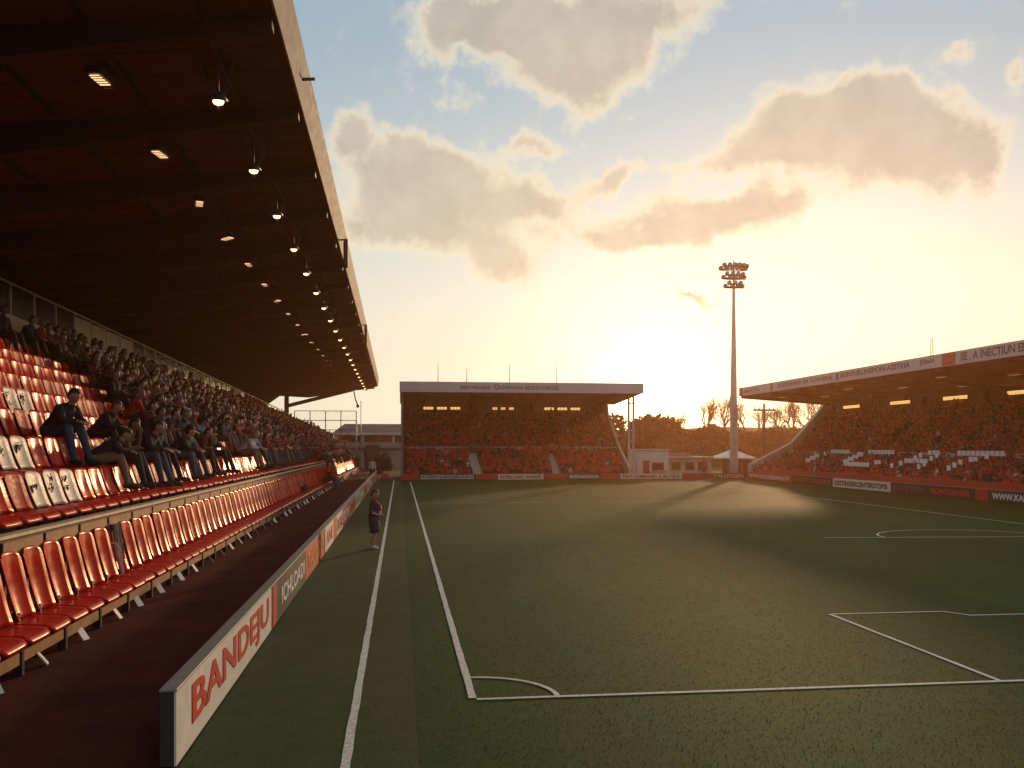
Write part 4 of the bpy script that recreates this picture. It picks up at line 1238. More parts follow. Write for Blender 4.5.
# roof
b = MB(); b.add([(-.0, 63.4, 6.2), (17.4, 63.4, 6.2), (17.4, 63.4, 6.86), (0, 63.4, 6.86), (0, 72.4, 5.78), (17.4, 72.4, 5.78), (17.4, 72.4, 6.3), (0, 72.4, 6.3)],
                [(0, 1, 2, 3), (4, 5, 6, 7), (0, 4, 5, 1), (1, 5, 6, 2), (2, 6, 7, 3), (3, 7, 4, 0)]); b.build('roof', M_soff, es)
b = MB(); b.box(-.03, 17.43, 63.33, 63.397, 6.17, 6.90); fo = b.build('fascia', M_fas2, es)
text('BESTPELERE', .4, (4.2, 63.325, 6.40), ROT_S, M_letb, fo, fit=(2.1, .22), bold=.008)
text('Quivircou', .5, (6.55, 63.325, 6.36), ROT_S, M_letb, fo, fit=(2.1, .36), bold=.01)
text('BEZAUORGES', .4, (8.8, 63.325, 6.39), ROT_S, M_letb, fo, fit=(2.4, .27), bold=.008)
for x in (2.0, 5.0, 8.5, 12.0, 15.5):
    b = MB(); b.bar((x, 63.6, 6.08), (x, 71.8, 5.66), .14, .2); b.build('roof_beam', M_beam, es)
# side walls and raker
b = MB(); b.prism([(64.1, 0), (64.1, 6.2), (64.45, 6.2), (64.45, 2.2), (72.1, 5.3), (72.1, 0)], EX0 - .18, EX0 - .01, 'X'); b.build('side_wall', M_grey, es)
b = MB(); b.prism([(64.1, 0), (64.1, .75), (67.3, 2.3), (71.2, 4.95), (71.6, 5.8), (72.1, 5.8), (72.1, 0)], EX1 + .01, EX1 + .2, 'X'); b.build('side_wall', M_pconc, es)
for x in (16.75, 17.1):
    b = MB(); b.box(x - .07, x + .07, 65.0, 65.14, 1.2 if x < 17 else 0, 6.1); b.build('column', M_fas2, es)
b = MB(); b.box(16.82, 17.03, 65.02, 65.12, 5.5, 5.6); b.box(16.82, 17.03, 65.02, 65.12, 3.5, 3.6); b.build('cross_tie', M_fas2, es)
# mid wall with gaps and stairways
aisl = [(5.5, 4.9), (11.35, 10.95)]
segx = [(EX0 + .2, 5.0), (6.3, 10.6), (11.8, EX1 - .1)]
for (a_, c_) in segx:
    b = MB(); b.box(a_, c_, 67.36, 67.48, 1.55, 2.36); b.build('mid_wall', M_pconc, es)
for (xa, xb) in ((5.65, 5.25), (11.45, 11.05)):
    b = MB()
    for i in range(9):
        t_ = i / 8; x = xa + (xb - xa) * t_ + .0
        b.box(x - .34, x + .34, 64.25 + 3.0 * i / 9, 67.3, .05 + .20 * i, .05 + .20 * (i + 1) + .0)
    b.build('stairway', M_pconc, es)
    b = MB(); b.box(xa - .7, xa + .5, 67.5, 67.7, 1.6, 2.45); b.build('tunnel_surround', M_grey, es)
for i, (x, h_) in enumerate(((2.75, 1.55), (4.85, 1.3), (8.0, 1.6), (11.5, 1.5))):
    b = MB(); b.tube([(x, 66, 6.7), (x, 66, 6.85 + h_)], [.03, .015], 6); b.build('aerial', M_steel, es)
T_far = [(.8, .03, .025)] * 14 + [(.5, .015, .014)] * 5 + [(.025, .015, .015)] * 5 + [(.6, .5, .45)] + [(.12, .03, .02)] * 2 + [(.55, .08, .02)]
pl = []
r_ = random.Random(5)
for rows_y, rows_z, n_ in ((lowy, lowz, 0), (upy, upz, 1)):
    for yk, zk in zip(rows_y, rows_z):
        x = EX0 + .3
        while x < EX1 - .15:
            sk = False
            if n_ == 0:
                for xs in (5.45, 11.25):
                    if abs(x - xs) < .42: sk = True
            if not sk and r_.random() < .95: pl.append((x + r_.uniform(-.05, .05), yk - .1, zk + .30, -math.pi / 2, .74, None, None))
            x += .31
crowd('crowd', 'mostly red crowd filling both tiers of the end stand', pl, T_far, 8)
# seats behind them
def bench_backs(name, label, boxes):
    b_ = MB()
    for q in boxes: b_.box(*q)
    o_ = b_.build(name, M_dred, fix=False); return tag(o_, label, 'seats', kind='stuff')
bench_backs('distant_seats', 'red seats under the crowd of the end stand', [(x, x + .33, yk + .10, yk + .14, zk + .2, zk + .62) for yk, zk in list(zip(lowy, lowz)) + list(zip(upy, upz)) for x in [EX0 + .2 + .37 * i for i in range(int((EX1 - EX0 - .3) / .37))] if not (yk < 67.4 and min(abs(x + .17 - 5.45), abs(x + .17 - 11.25)) < .45)])

# ------------------------------------------------------------------ east stand (right)
rs = empty('east_stand', (0, 0, 0), 'long covered stand across the pitch with a lettered lilac fascia', 'grandstand')
RY0, RY1 = 14.0, 63.0
lx_ = [25.95 + .30 * k for k in range(8)]; lz_ = [.16 + .14 * k for k in range(8)]
ux_ = [28.55 + .245 * k for k in range(12)]; uz_ = [1.32 + .24 * k for k in range(12)]
prof = [(25.6, -.05)]; cur = 25.6
for xk, zk in list(zip(lx_, lz_)) + list(zip(ux_, uz_)):
    prof += [(cur, zk), (xk + .16, zk)]; cur = xk + .16
prof += [(cur, 4.3), (31.6, 4.3), (31.6, -.05)]
b = MB(); b.prism(prof, RY0, RY1, 'Y'); b.build('terrace', M_conc, rs)
b = MB(); b.box(25.45, 25.58, RY0, RY1 + .8, 0, .82); b.build('front_wall', M_redp, rs)
b = MB(); b.box(31.5, 31.7, RY0, RY1, 4.2, 5.52); b.build('back_wall', M_wallb, rs)
b = MB(); b.add([(24.5, RY0, 6.02), (32.0, RY0, 5.5), (32.0, RY0, 5.9), (24.5, RY0, 6.5), (24.5, RY1, 6.02), (32.0, RY1, 5.5), (32.0, RY1, 5.9), (24.5, RY1, 6.5)],
                [(0, 1, 2, 3), (4, 5, 6, 7), (0, 4, 5, 1), (1, 5, 6, 2), (2, 6, 7, 3), (3, 7, 4, 0)]); b.build('roof', M_soff, rs)
b = MB(); b.box(24.43, 24.497, RY0, RY1 + .03, 6.0, 6.6); fo = b.build('fascia', M_fas2, rs)
for (y0_, y1_) in ((62.3, 63.0), (57.0, 57.5), (37.3, 38.3)):
    b = MB(); b.box(24.424, 24.429, y0_, y1_, 6.02, 6.58); b.build('red_square', M_redp, rs)
for (wd_, ya, yb, z0_, h_, m_) in (('MARTTA', 62.0, 59.3, 6.18, .24, M_letb), ('FORCHEIMER EN TUNNERAI', 56.2, 48.8, 6.20, .24, M_letb), ('I', 48.3, 48.1, 6.12, .36, M_letc),
                                 ('BEIRIFURLINEPON-ASSTEIA', 47.8, 40.9, 6.20, .28, M_letb), ('Jillain', 40.1, 38.9, 6.18, .30, M_letb), ('IIE . A INECTIUN EB', 36.9, 32.7, 6.14, .36, M_letc)):
    text(wd_, .4, (24.424, ya, z0_), ROT_W, m_, fo, fit=(ya - yb, h_), bold=.008)
yy = RY0 + 1
while yy < RY1:
    b = MB(); b.bar((24.6, yy, 5.95), (31.4, yy, 5.48), .14, .2); b.build('roof_beam', M_beam, rs)
    yy += 4.8
for yc in (59.9, 53.7, 48.0, 42.4, 36.8, 31.2, 25.6):
    f = MB(); f.box(31.40, 31.48, yc - 1.25, yc + 1.25, 5.0, 5.30); fo2 = f.build('window', M_beam, rs)
    f = MB()
    for q in range(7): f.box(31.38, 31.40, yc - 1.15 + q * .33, yc - .87 + q * .33, 5.05, 5.25)
    f.build('pane', M_win, fo2)
for yc in (62.4, 56.8, 50.9, 45.2, 39.6, 34.0, 28.4):
    b = MB(); b.box(31.3, 31.48, yc - .12, yc + .12, 4.3, 5.45); b.build('pillar', M_beam, rs)
for k in range(14):
    yy = 60 - 3.1 * k
    t = empty('soffit_lamp', (26.4 + (k % 3) * 1.6, yy, 5.80 - (k % 3) * .11), 'dim lamp under the roof across the pitch, %s from its far end' % nth(k + 1), 'lamp', 'lamps under the east stand roof')
    b = MB(); b.box(-.12, .12, -.4, .4, -.02, .05, b=.01); b.build('housing', M_steel, t)
    b = MB(); b.box(-.08, .08, -.35, .35, -.04, -.021); b.build('diffuser', mat('dim_lamp', (.9, .7, .5), .5, 0, emit=(1, .55, .3), estr=.25), t)
# slanting end wall
prof = [(25.3, 0), (25.3, 1.05), (27.9, 2.35), (28.5, 2.65), (30.6, 4.95), (31.0, 5.52), (31.7, 5.55), (31.7, 0)]
b = MB(); b.prism(prof, RY1 + .01, RY1 + .55, 'Y'); b.build('side_wall', M_pconc, rs)
b = MB(); b.box(28.22, 28.28, RY0, RY1, 1.2, 1.96); b.box(28.2, 28.30, RY0, RY1, 1.96, 2.05); b.build('mid_rail', M_pconc, rs)
for yc in (47.5, 37.2):
    b = MB(); b.box(28.1, 28.9, yc - .5, yc + .5, 1.0, 2.0 + .0); b.build('tunnel_surround', M_beam, rs)
def upstair(y0_, y1_, k0=0, k1=12):
    b_ = MB()
    for k_ in range(k0, k1):
        t_ = k_ / 11; y_ = y0_ + (y1_ - y0_) * t_
        b_.box(ux_[k_] - .13, ux_[k_] + .2, y_ - .4, y_ + .4, uz_[k_], uz_[k_] + .30)
    return b_.build('stairway', M_pconc, rs)
upstair(50.5, 50.5, 0, 9); upstair(36.8, 36.8)
pl = []
white_top = (.72, .70, .72)
BIT = {'C': ["0011111", "0100000", "1000000", "1000000", "1000000", "0000000", "0000000"], 'U': ["0111110", "1000000", "1000000", "1000000", "1000001", "0111110", "0000000"],
       'A': ["0001100", "0010010", "0010010", "0111110", "0100001", "1000001", "0000000"], 'T': ["1111111", "0000010", "0000100", "0001000", "0001000", "0001000", "0000000"]}
lets = [('C', 56.3, 52.6), ('U', 51.2, 47.0), ('A', 45.7, 42.5), ('T', 42.1, 38.4)]
def is_white(yy, k):
    for ch, ya, yb in lets:
        if yb <= yy <= ya:
            col_ = min(6, int((ya - yy) / (ya - yb) * 7)); return k < 7 and BIT[ch][6 - k][col_] == '1'
    return False
for xs_, zs_, tier in ((lx_, lz_, 0), (ux_, uz_, 1)):
    for k, (xk, zk) in enumerate(zip(xs_, zs_)):
        yy = RY0 + .4
        while yy < RY1 - .2:
            sk = tier == 1 and ((abs(yy - 50.5) < .5 and k < 9) or abs(yy - 36.8) < .5)
            if tier == 0 and k == 7 and (abs(yy - 47.5) < .6 or abs(yy - 37.2) < .6): sk = True
            if not sk and r_.random() < .96:
                wtop = None
                pl.append((xk - .05, yy + r_.uniform(-.05, .05), zk + .30, math.pi, .70, wtop, None))
            yy += .30
crowd('crowd', 'dark red crowd in both tiers of the stand across the pitch', pl, T_far + [(.02, .012, .012)] * 3, 9)
bench_backs('distant_seats', 'red seats under the crowd of the stand across the pitch', [(xk + .08, xk + .12, y_, y_ + .32, zk + .2, zk + .6) for xk, zk in list(zip(lx_, lz_)) + list(zip(ux_, uz_)) for y_ in [RY0 + .3 + .36 * i for i in range(int((RY1 - RY0 - .6) / .36))] if not (xk > 28.5 and (abs(y_ - 50.3) < .6 or abs(y_ - 36.6) < .6))])
# white cards held above the letters
cards = MB()
for k, (xk, zk) in enumerate(zip(lx_, lz_)):
    yy = RY0 + .4
    while yy < RY1:
        if is_white(yy, k): cards.box(xk - .20, xk - .18, yy - .145, yy + .145, zk + .93, zk + 1.17)
        yy += .36
tag(cards.build('white_cards', M_card, fix=False), 'white cards held up by the crowd across the pitch, spelling large letters', 'cards', kind='stuff')
t = empty('roof_aerial', (25.0, 40.0, 6.5), 'thin double aerial standing on the roof across the pitch', 'aerial')
for q in (-.1, .1):
    b = MB(); b.tube([(0, q, 0), (0, q * .7, 1.0)], .018, 6); b.build('rod', M_steel, t)

# ------------------------------------------------------------------ far advertising boards
def far_board(x0, x1, y, m_, label, words=None, wm=None, h=.40, side=None, two=False):
    grp = 'advertising boards at the far ends of the pitch'
    if side is None:
        t_ = empty('advertising_board', (x0, y, 0), label, 'advertising board', grp)
        b_ = MB(); b_.box(0, x1 - x0 - .03, 0, .06, .01, h, b=.008); b_.build('face_panel', m_, t_)
        b_ = MB(); b_.box(0, x1 - x0 - .03, .005, .055, h, h + .02); b_.build('top_edge', M_steel, t_)
        if words:
            if two:
                text(words[0], .3, (.15, -.004, .06), ROT_S, wm, t_, fit=(x1 - x0 - .35, .13), bold=.01); text(words[1], .3, (.15, -.004, .23), ROT_S, wm, t_, fit=(x1 - x0 - .35, .13), bold=.01)
            else: text(words, .3, (.15, -.004, .08), ROT_S, wm, t_, fit=(x1 - x0 - .35, h - .16), bold=.01)
    else:   # along the east side: x0..x1 are y values, reads towards -Y
        t_ = empty('advertising_board', (y, x0, 0), label, 'advertising board', grp)
        b_ = MB(); b_.box(0, .06, 0, x1 - x0 - .03, .01, h, b=.008); b_.build('face_panel', m_, t_)
        b_ = MB(); b_.box(.005, .055, 0, x1 - x0 - .03, h, h + .02); b_.build('top_edge', M_steel, t_)
        if words: text(words, .3, (-.004, x1 - x0 - .3, .12), ROT_W, wm, t_, fit=(x1 - x0 - .6, h - .24), bold=.01)
    return t_
far_board(.0, 1.3, 63.7, M_redp, 'plain red board at the far corner by the touchline')
far_board(1.3, 5.4, 63.7, M_dark, 'black board with two lines of white lettering below the end stand', ('MEHORETUNTVARNEIE', 'PALLTRERNSCHRAND'), M_letw, two=True)
far_board(5.4, 6.9, 63.7, M_redp, 'plain red board below the nearer stairway of the end stand')
far_board(6.9, 10.2, 63.7, M_board, 'pale board with faint red lettering, middle of the end stand', 'STERLUNG WARFE', M_letr)
far_board(10.2, 11.9, 63.7, M_redp, 'plain red board below the second stairway of the end stand')
far_board(11.9, 14.4, 63.7, M_dark, 'black board lettered in white towards the sun end', 'ERVISTRADEANIORS', M_letw)
far_board(14.4, 15.8, 63.7, M_redp, 'plain red board near the end of the end stand')
far_board(15.8, 20.4, 63.7, M_board, 'long pale board washed orange by the sun, before the white cabin', 'FRITZEMAND KALTRA', M_redp)
far_board(20.4, 22.6, 63.7, M_redp, 'plain red board in front of the low shed')
far_board(22.6, 25.2, 63.7, M_redp, 'red board with pale lettering at the floodlight mast', 'TALUTGEN', M_board)
yb = 63.4
for (L_, m_, wd_, wm, lb) in ((7.5, M_redp, 'WWW.KALTERBAHN.TV', M_board, 'red board with a line of small cream lettering, farthest along the east side'), (5.6, M_dark, 'ENSTARD', M_redp, 'dark board with dim red lettering, after the farthest red one'),
                              (6.3, M_board, 'DESTINGERCENTERSTOPSI', M_letc, 'pale board crowded with dark capitals on the east side'), (3.3, M_dark, 'PANTER', M_letb, 'black board with tiny brown lettering on the east side'),
                              (3.6, M_dark, 'KONTERNER', M_letr, 'black board with dim red capitals on the east side'), (.9, M_redp, None, None, 'short plain red board on the east side'),
                              (5.4, M_dark, 'WWW.KAFFEVULLERS.VA', M_letw, 'black board with bright white capitals, nearest on the east side'), (5, M_redp, None, None, 'plain red board outside the picture'), (5, M_board, None, None, 'plain pale board outside the picture')):
    far_board(yb - L_, yb, 25.2, m_, lb, wd_, wm, .52, side=1); yb -= L_

# ------------------------------------------------------------------ floodlight mast
fl = empty('floodlight_mast', (24.85, 65.2, 0), 'tall tapered floodlight mast between the two far stands', 'floodlight')
b = MB(); b.tube([(0, 0, 0), (0, 0, .9), (0, 0, 5), (0, 0, 14.3)], [.33, .32, .26, .09], 16); b.build('pole', M_pconc, fl, True)
b = MB(); b.box(-.5, .5, -.5, .5, 0, .22, b=.03); b.build('plinth', M_pconc, fl)
zt = 14.0
for (z, n_, w_) in ((14.42, 7, .66), (15.08, 9, .82), (15.74, 12, 1.02)):
    b = MB()
    ring = [(w_ * math.cos(q), w_ * .45 * math.sin(q), z - .12) for q in [2 * math.pi * i / 20 for i in range(21)]]
    b.tube(ring, .035, 5); b.bar((-w_, 0, z - .12), (w_, 0, z - .12), .06, .05); b.build('ring_platform', M_beam, fl)
    for i in range(n_):
        dz_ = .15 if i % 2 else -.06; x = -w_ + 2 * w_ * i / (n_ - 1); yo = -.45 * w_ * math.sqrt(max(0, 1 - (x / w_) ** 2)) - .05
        b = MB(); b.tube([(x, yo + .16, z + .08 + dz_), (x, yo, z + .02 + dz_)], [.12, .18], 10); b.bar((x, yo + .12, z - .1), (x, yo + .12, z + .1), .03, .03); lo = b.build('lamp_head', M_steel if i % 2 else M_beam, fl)
        b = MB(); b.sphere((x, yo - .005, z + .018 + dz_), (.135, .03, .135), 10, 6); b.build('lens', M_steel, lo, True)
b = MB(); b.tube([(0, 0, 14.2), (0, 0, 16.35)], [.07, .03], 8)
for x in (-.7, -.35, .3, .62): b.tube([(x, 0, 15.7), (x, 0, 16.1 + .1 * (x > 0))], .02, 5)
b.build('mast_head', M_beam, fl)

# ------------------------------------------------------------------ cabin, sheds, tent, pole beyond the corner
t = empty('white_cabin', (17.9, 67.0, 0), 'white boxy cabin beside the end stand, washed by sunlight', 'cabin')
b = MB(); b.box(0, 2.45, 0, 2.6, 0, 2.05, b=.02); b.build('wall', M_white, t)
b = MB(); b.box(-.06, 2.51, -.08, 2.66, 2.05, 2.15); b.build('roof', M_fas2, t)
b = MB(); b.box(.45, .95, -.03, .0, .1, 1.3); b.build('door', M_redp, t)
b = MB(); b.box(1.15, 2.1, -.03, .0, .55, 1.15); f = b.build('window', M_redp, t)
b = MB(); b.box(1.2, 2.05, -.04, -.031, .6, 1.1); b.build('pane', M_glass, f)
b = MB(); b.box(1.0, 2.3, -.14, -.03, .38, .48); b.build('counter', M_orange, t)
t = empty('low_shed', (20.7, 68.5, 0), 'low pale shed with a flat roof between cabin and tent', 'shed')
b = MB(); b.box(0, 3.6, 0, 3, 0, 1.45, b=.02); b.build('wall', M_pconc, t)
b = MB(); b.box(-.12, 3.75, -.2, 3.1, 1.45, 1.58); b.build('roof', M_pconc, t)
b = MB(); b.box(-.1, 2.2, .8, 3.0, 1.58, 1.85); b.build('upper_block', M_grey, t)
for x in (.35, 1.45, 2.5):
    b = MB(); b.box(x, x + .75, -.03, 0, .5, 1.15); f = b.build('window', M_greyd, t)
    b = MB(); b.box(x + .05, x + .7, -.04, -.031, .55, 1.1); b.build('pane', M_glass, f)
t = empty('brick_kiosk', (27.4, 68.0, 0), 'small brick kiosk half hidden behind the floodlight mast', 'kiosk')
b = MB(); b.box(0, 1.9, 0, 2, 0, 1.25, b=.02); b.build('wall', M_brick, t)
b = MB(); b.box(-.1, 2.0, -.1, 2.1, 1.25, 1.36); b.build('roof', M_greyd, t)
b = MB(); b.box(.5, 1.3, -.03, 0, .5, 1.0); b.build('hatch', M_white, t)
t = empty('canopy_tent', (26.3, 69.3, 0), 'white peaked canopy tent with dark sides behind the mast', 'tent')
b = MB(); hw = 1.45
vs_ = [(-hw, -hw, 1.48), (hw, -hw, 1.48), (hw, hw, 1.48), (-hw, hw, 1.48), (-hw * .45, -hw * .45, 1.82), (hw * .45, -hw * .45, 1.82), (hw * .45, hw * .45, 1.82), (-hw * .45, hw * .45, 1.82), (0, 0, 2.22), (-hw, -hw, 1.40), (hw, -hw, 1.40), (hw, hw, 1.40), (-hw, hw, 1.40)]
b.add(vs_, [(0, 1, 5, 4), (1, 2, 6, 5), (2, 3, 7, 6), (3, 0, 4, 7), (4, 5, 8), (5, 6, 8), (6, 7, 8), (7, 4, 8), (9, 10, 1, 0), (10, 11, 2, 1), (11, 12, 3, 2), (12, 9, 0, 3)]); b.build('canopy', M_white, t)
for x in (-1, 1):
    for y_ in (-1, 1):
        b = MB(); b.tube([(x * 1.3, y_ * 1.3, 0), (x * 1.3, y_ * 1.3, 1.45)], .035, 6); b.build('post', M_steel, t)
b = MB(); b.box(-1.25, .3, -1.22, -1.18, .05, 1.42); b.build('side_sheet', M_beam, t)
t = empty('utility_pole', (30.7, 73.5, 0), 'brown utility pole with crossarm beyond the far stand corner', 'utility pole')
b = MB(); b.tube([(0, 0, 0), (0, 0, 6.0)], [.14, .09], 8); b.build('pole', M_bark, t, True)
b = MB(); b.bar((-.95, 0, 5.45), (.95, 0, 5.45), .12, .14); b.build('crossarm', M_bark, t)
for x in (-.85, -.45, .45, .85):
    b = MB(); b.tube([(x, 0, 5.5), (x, 0, 5.72)], [.05, .03], 6); b.build('insulator', M_steel, t)

# ------------------------------------------------------------------ buildings and frames beyond the near stand
t = empty('grey_building', (-7.0, 100.0, 0), 'grey flat-roofed building with sign lettering beyond the far corner', 'building')
b = MB(); b.box(0, 10.5, 0, 8, 0, 2.8); b.build('lower_wall', M_grey, t)
b = MB(); b.box(.2, 10.5, .6, 8, 2.8, 3.6); b.build('upper_wall', M_greyd, t)
b = MB(); b.box(-.6, 10.8, -.6, 8, 3.6, 3.85); b.build('ledge', M_pconc, t)
b = MB(); b.add([(-.3, .1, 3.85), (10.7, .1, 3.85), (10.7, 8, 3.85), (-.3, 8, 3.85), (.9, 1.6, 4.85), (10.7, 1.6, 4.85), (10.7, 6, 4.85), (.9, 6, 4.85)], [(3, 2, 1, 0), (4, 5, 6, 7), (0, 1, 5, 4), (1, 2, 6, 5), (2, 3, 7, 6), (3, 0, 4, 7)]); ro = b.build('roof', M_greyd, t)
b = MB(); b.box(7.6, 10.4, 2.5, 6, 4.85, 5.45); b.build('plant_room', M_greyd, ro)
b = MB(); b.box(-.6, 10.8, -.5, .0, 2.2, 2.75); b.build('balcony', M_grey, t)
text('SOCCEF', .6, (7.2, -.51, 2.28), ROT_S, M_letw, t, fit=(3.3, .38), bold=.01)
for i in range(6):
    b = MB(); b.box(.5 + i * 1.7, 1.7 + i * 1.7, .57, .6, 2.86, 3.5); f = b.build('window', M_greyd, t)
    b = MB(); b.box(.58 + i * 1.7, 1.62 + i * 1.7, .55, .569, 2.9, 3.45); b.build('pane', M_glass, f)
for i in range(4):
    b = MB(); b.box(-.4 + i * 3.3, -.2 + i * 3.3, -.4, -.2, 2.75, 3.6); b.build('post', M_pconc, t)
b = MB(); b.box(3.1, 4.4, -.04, 0, 0, 2.1); b.build('door', M_black, t)
b = MB(); b.box(6.0, 10.5, -.9, -.7, 0, 1.9); b.build('porch_wall', M_grey, t)
# tall steel fence frame
t = empty('net_frame', (-11.0, 97.0, 0), 'tall steel net frame standing behind the far end of the near stand', 'frame')
for i in range(5):
    b = MB(); b.bar((i * 1.6, 0, 0), (i * 1.6, 0, 6.1), .09, .09); b.build('post', M_beam, t)
for z in (6.1, 5.1, 4.1):
    b = MB(); b.bar((0, 0, z), (6.4, 0, z), .07, .07); b.build('rail', M_beam, t)
b = MB()
for i in range(33): b.bar((i * .2, .02, 2.5), (i * .2, .02, 6.1), .006, .006)
for i in range(18): b.bar((0, .02, 2.55 + i * .2), (6.4, .02, 2.55 + i * .2), .006, .006)
b.build('net', M_beam, t)
for (x, y_, h_, r0, lb) in ((-3.9, 92.0, 6.9, .05, 'thin tall pole at the far corner of the near stand'), (-4.35, 92.0, 4.9, .09, 'stout grey post beside the thin pole, left of the grey building')):
    b = MB(); b.tube([(0, 0, 0), (0, 0, h_)], [r0, r0 * .7], 8); b.sphere((0, 0, h_), r0); o = b.build('steel_pole', M_steel, None, True); o.location = (x, y_, 0); tag(o, lb, 'pole')
b = MB(); b.box(0, 1.4, 0, .12, 0, 2.5, b=.01); o = b.build('dark_gate', M_black); o.location = (-3.4, 90.5, 0)
g_ = MB(); g_.box(.1, 1.3, -.02, 0, .15, 2.35); g_.build('gate_panel', M_dark, o)
tag(o, 'dark tall gate at the far end of the maroon track', 'gate')

# mower
t = empty('mower', (-1.0, 62.2, 0), 'small red mower parked on the turf by the far corner', 'mower')
b = MB(); b.box(-.28, .28, -.3, .3, .14, .40, b=.05); b.build('body', M_redp, t)
b = MB(); b.box(-.15, .15, -.1, .25, .40, .55, b=.04); b.build('engine', M_redp, t)
for x in (-.3, .3):
    for y_ in (-.22, .22):
        b = MB(); b.tube([(x - .04, y_, .11), (x + .04, y_, .11)], .11, 12); b.build('wheel', M_black, t)
b = MB(); b.tube([(-.2, .3, .35), (-.2, .7, .8), (.2, .7, .8), (.2, .3, .35)], .018, 6); b.build('handle', M_black, t)
# steward by the mower
me_s, V_s, sc_s = make_body(*standing('down'), .014); me_s.materials.clear(); me_s.materials.append(M_skin)
g_s = garments(me_s, V_s, sc_s, Vector((1, 0, -.12)).normalized(), Vector((.12, 0, 1)).normalized())
K_s = (me_s, g_s)
person(0, (-1.95, 64.6, 0), R(-90), JK['white'], TR['dark'], M_hair, M_skin, 'person in white standing at the far end of the touchline boards', None, .9, kit=K_s)
person(0, (-4.0, 87.0, 0), R(-60), JK['navy'], TR['jeans'], M_hair, M_skin, 'person in navy standing at the far end of the maroon track', None, 1.0, kit=K_s)
person(0, (22.9, 66.2, 0), R(-90), JK['red'], TR['dark'], M_hair, M_skin, 'person in red standing behind the boards near the low shed', None, .9, kit=K_s)
person(0, (27.0, 66.2, 0), R(-90), JK['white'], TR['dark'], M_hair2, M_skin, 'person in white standing by the brick kiosk', None, .9, kit=K_s)

# ------------------------------------------------------------------ hill and trees
b = MB(); nx = 90; ny = 8; vs_ = []
for j in range(ny + 1):
    y_ = 100 + 70 * j / ny
    for i in range(nx + 1):
        x = -20 + 150 * i / nx
        a_ = (x - 60) / 60
        hgt = 3.6 + 1.2 * math.exp(-((x - 50) / 12) ** 2) + .5 * math.sin(x * .23) + .3 * math.sin(x * .61 + 1)
        s_ = math.sin(min(1, j / 5) * math.pi / 2)
        if x < 8: s_ *= max(0, (x + 4) / 12)
        vs_.append((x, y_ + 2 * math.sin(x * .2), hgt * s_ * 1.15 + random.uniform(-.15, .15)))
b.add(vs_, [(j * (nx + 1) + i, j * (nx + 1) + i + 1, (j + 1) * (nx + 1) + i + 1, (j + 1) * (nx + 1) + i) for j in range(ny) for i in range(nx)])
tag(b.build('hill', M_hill, None, True, fix=False), kind='structure')


def bushy(x, y_, z0, h_, w_, m_, label, seed, dens=1500):
    rr = np.random.default_rng(seed)
    t_ = empty('tree', (x, y_, z0), label, 'tree', 'dense trees on the hill')
    b_ = MB(); b_.tube([(0, 0, -.5), (.05, 0, h_ * .35), (0, .05, h_ * .7)], [.16, .11, .04], 7)
    for q in range(5):
        a_ = q * 1.3; b_.tube([(0, 0, h_ * .3), (math.cos(a_) * w_ * .3, math.sin(a_) * w_ * .3, h_ * .55)], [.07, .02], 5)
    b_.build('trunk', M_bark, t_)
    nl = 16; c_ = np.c_[rr.normal(0, w_ * .26, nl), rr.normal(0, w_ * .26, nl), rr.uniform(.3, .9, nl) * h_]
    rad_ = rr.uniform(.20, .32, nl) * w_
    ii = rr.integers(0, nl, dens); d_ = rr.normal(0, 1, (dens, 3)); d_ /= np.linalg.norm(d_, axis=1)[:, None]
    p = c_[ii] + d_ * (rad_[ii] * rr.uniform(.2, 1.0, dens) ** .6)[:, None] * np.array([1, 1, .8]); p[:, 2] = np.maximum(p[:, 2], .05)
    a1 = rr.normal(0, 1, (dens, 3)); a1 /= np.linalg.norm(a1, axis=1)[:, None]; a2 = np.cross(a1, rr.normal(0, 1, (dens, 3))); a2 /= np.linalg.norm(a2, axis=1)[:, None]
    s_ = rr.uniform(.10, .24, dens)[:, None]
    q_ = np.stack([p - a1 * s_ - a2 * s_ * .6, p + a1 * s_ - a2 * s_ * .6, p + a1 * s_ * .9 + a2 * s_ * .7, p - a1 * s_ + a2 * s_ * .5], 1).reshape(-1, 3)
    np_object('crown', q_, np.arange(dens * 4).reshape(-1, 4), [m_], parent=t_)


def bare(x, y_, z0, h_, label, seed):
    rr = random.Random(seed)
    t_ = empty('bare_tree', (x, y_, z0), label, 'tree', 'leafless trees along the hilltop')
    tr_ = MB(); cr = MB()
    def grow(p, d, L, r, lv):
        q = p + d * L; mid_ = p.lerp(q, .5) + Vector((rr.uniform(-.06, .06), rr.uniform(-.06, .06), 0)) * L
        (tr_ if lv < 2 else cr).tube([p, mid_, q], [r, r * .85, r * .68], 5 if lv < 3 else 3, cap=False)
        if lv >= 6: return
        for _ in range(3 if lv < 4 else 2):
            a_ = Vector((rr.uniform(-1, 1), rr.uniform(-1, 1), rr.uniform(-.2, .9)))
            nd = (d * 1.0 + a_ * .85).normalized(); grow(p.lerp(q, rr.uniform(.65, 1)), nd, L * rr.uniform(.62, .82), max(r * .62, .014), lv + 1)
    grow(Vector((0, 0, -.3)), Vector((rr.uniform(-.05, .05), 0, 1)), h_ * .28, h_ * .024, 0)
    tr_.build('trunk', M_bark, t_, fix=False); cr.build('crown', M_bark, t_, fix=False)


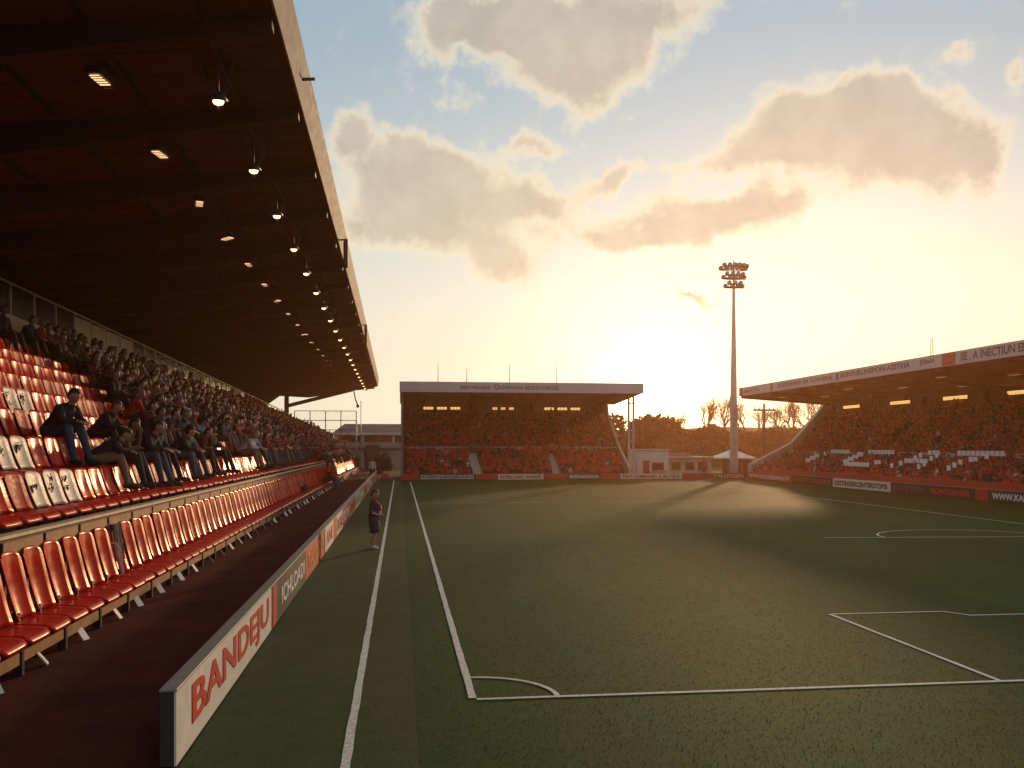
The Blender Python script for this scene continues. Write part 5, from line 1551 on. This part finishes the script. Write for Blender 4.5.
def wpos(px, y_):
    """world X for a picture column at distance y_"""
    return y_ * math.tan(math.atan((px - 512) / 903) + YAW)
bl = ['round dense tree against the sun, just beyond the end stand', 'dense tree right of the one against the sun', 'lower dense tree above the white cabin', 'dense tree above the low shed',
      'broad dense tree left of the floodlight mast', 'dense dark tree behind the floodlight mast', 'dense tree between mast and utility pole', 'dense tree right of the utility pole', 'dense tree behind the slanting end wall', 'low dense tree near the end stand corner', 'dense tree farthest to the side, by the end wall']
for i, (px, y_, h_, w_) in enumerate(((648, 96, 4.9, 5.0), (676, 100, 3.6, 4.4), (694, 108, 3.2, 4.2), (708, 104, 3.6, 4.0), (722, 110, 4.2, 5.0), (742, 106, 3.4, 4.0), (757, 108, 3.2, 4.2), (780, 108, 3.6, 4.8), (805, 112, 3.8, 5.0), (630, 100, 2.6, 3.4), (826, 110, 3.4, 4.6))):
    bushy(wpos(px, y_), y_, .6, h_, w_, M_leaf if i % 2 else M_leaf2, bl[i], 50 + i, 6500)
tl = ['leafless tree beside the sun glare', 'small leafless tree above the low shed', 'tall spreading leafless tree left of the mast', 'leafless tree just left of the mast', 'leafless tree just right of the mast',
      'thin leafless tree between mast and utility pole', 'leafless tree right of the utility pole', 'broad leafless tree under the end of the far roof', 'leafless tree nearest the slanting end wall']
for i, (px, y_, h_) in enumerate(((668, 118, 6.2), (686, 120, 5.2), (706, 120, 7.6), (724, 116, 7.4), (746, 118, 6.8), (758, 122, 5.6), (778, 118, 6.6), (792, 120, 7.6), (812, 120, 7.0))):
    bare(wpos(px, y_), y_, 2.2, h_ * 1.25, tl[i], 80 + i)
# shrub at the far corner
rr = np.random.default_rng(4); dens = 1500
t = empty('shrub', (-1.6, 78.0, 0), 'dark green shrub at the far corner before the grey building', 'shrub')
b = MB(); b.tube([(0, 0, 0), (0, 0, .9)], [.06, .03], 6); b.build('stem', M_bark, t)
d_ = rr.normal(0, 1, (dens, 3)); d_ /= np.linalg.norm(d_, axis=1)[:, None]
p = d_ * (rr.uniform(.5, 1.05, dens) ** .5)[:, None] * np.array([.95, .8, .75]) + np.array([0, 0, .85]); p[:, 2] = np.maximum(p[:, 2], .05)
p[:, 2] += .2 * np.sin(p[:, 0] * 5)
a1 = rr.normal(0, 1, (dens, 3)) * .07; a2 = rr.normal(0, 1, (dens, 3)) * .06
np_object('foliage', np.stack([p - a1, p + a2, p + a1, p - a2], 1).reshape(-1, 3), np.arange(dens * 4).reshape(-1, 4), [M_leaf], parent=t)

# ------------------------------------------------------------------ haze
b = MB(); b.box(-45, 130, -20, 185, -1.0, 20.0)
hz = b.build('haze', None)
hm = D.materials.new('haze_air'); hm.use_nodes = True; ht = NT(hm.node_tree); ht.n.clear()
vo = ht.new('ShaderNodeVolumePrincipled'); mo = ht.new('ShaderNodeOutputMaterial'); ht.l.new(vo.outputs[0], mo.inputs['Volume'])
vo.inputs['Color'].default_value = (1.0, .48, .21, 1); vo.inputs['Density'].default_value = .0012; vo.inputs['Anisotropy'].default_value = .70
hz.data.materials.clear(); hz.data.materials.append(hm)
tag(hz, 'thin golden evening haze over the ground', 'haze', kind='stuff')
hm.cycles.homogeneous_volume = True if hasattr(hm, 'cycles') and hasattr(hm.cycles, 'homogeneous_volume') else None
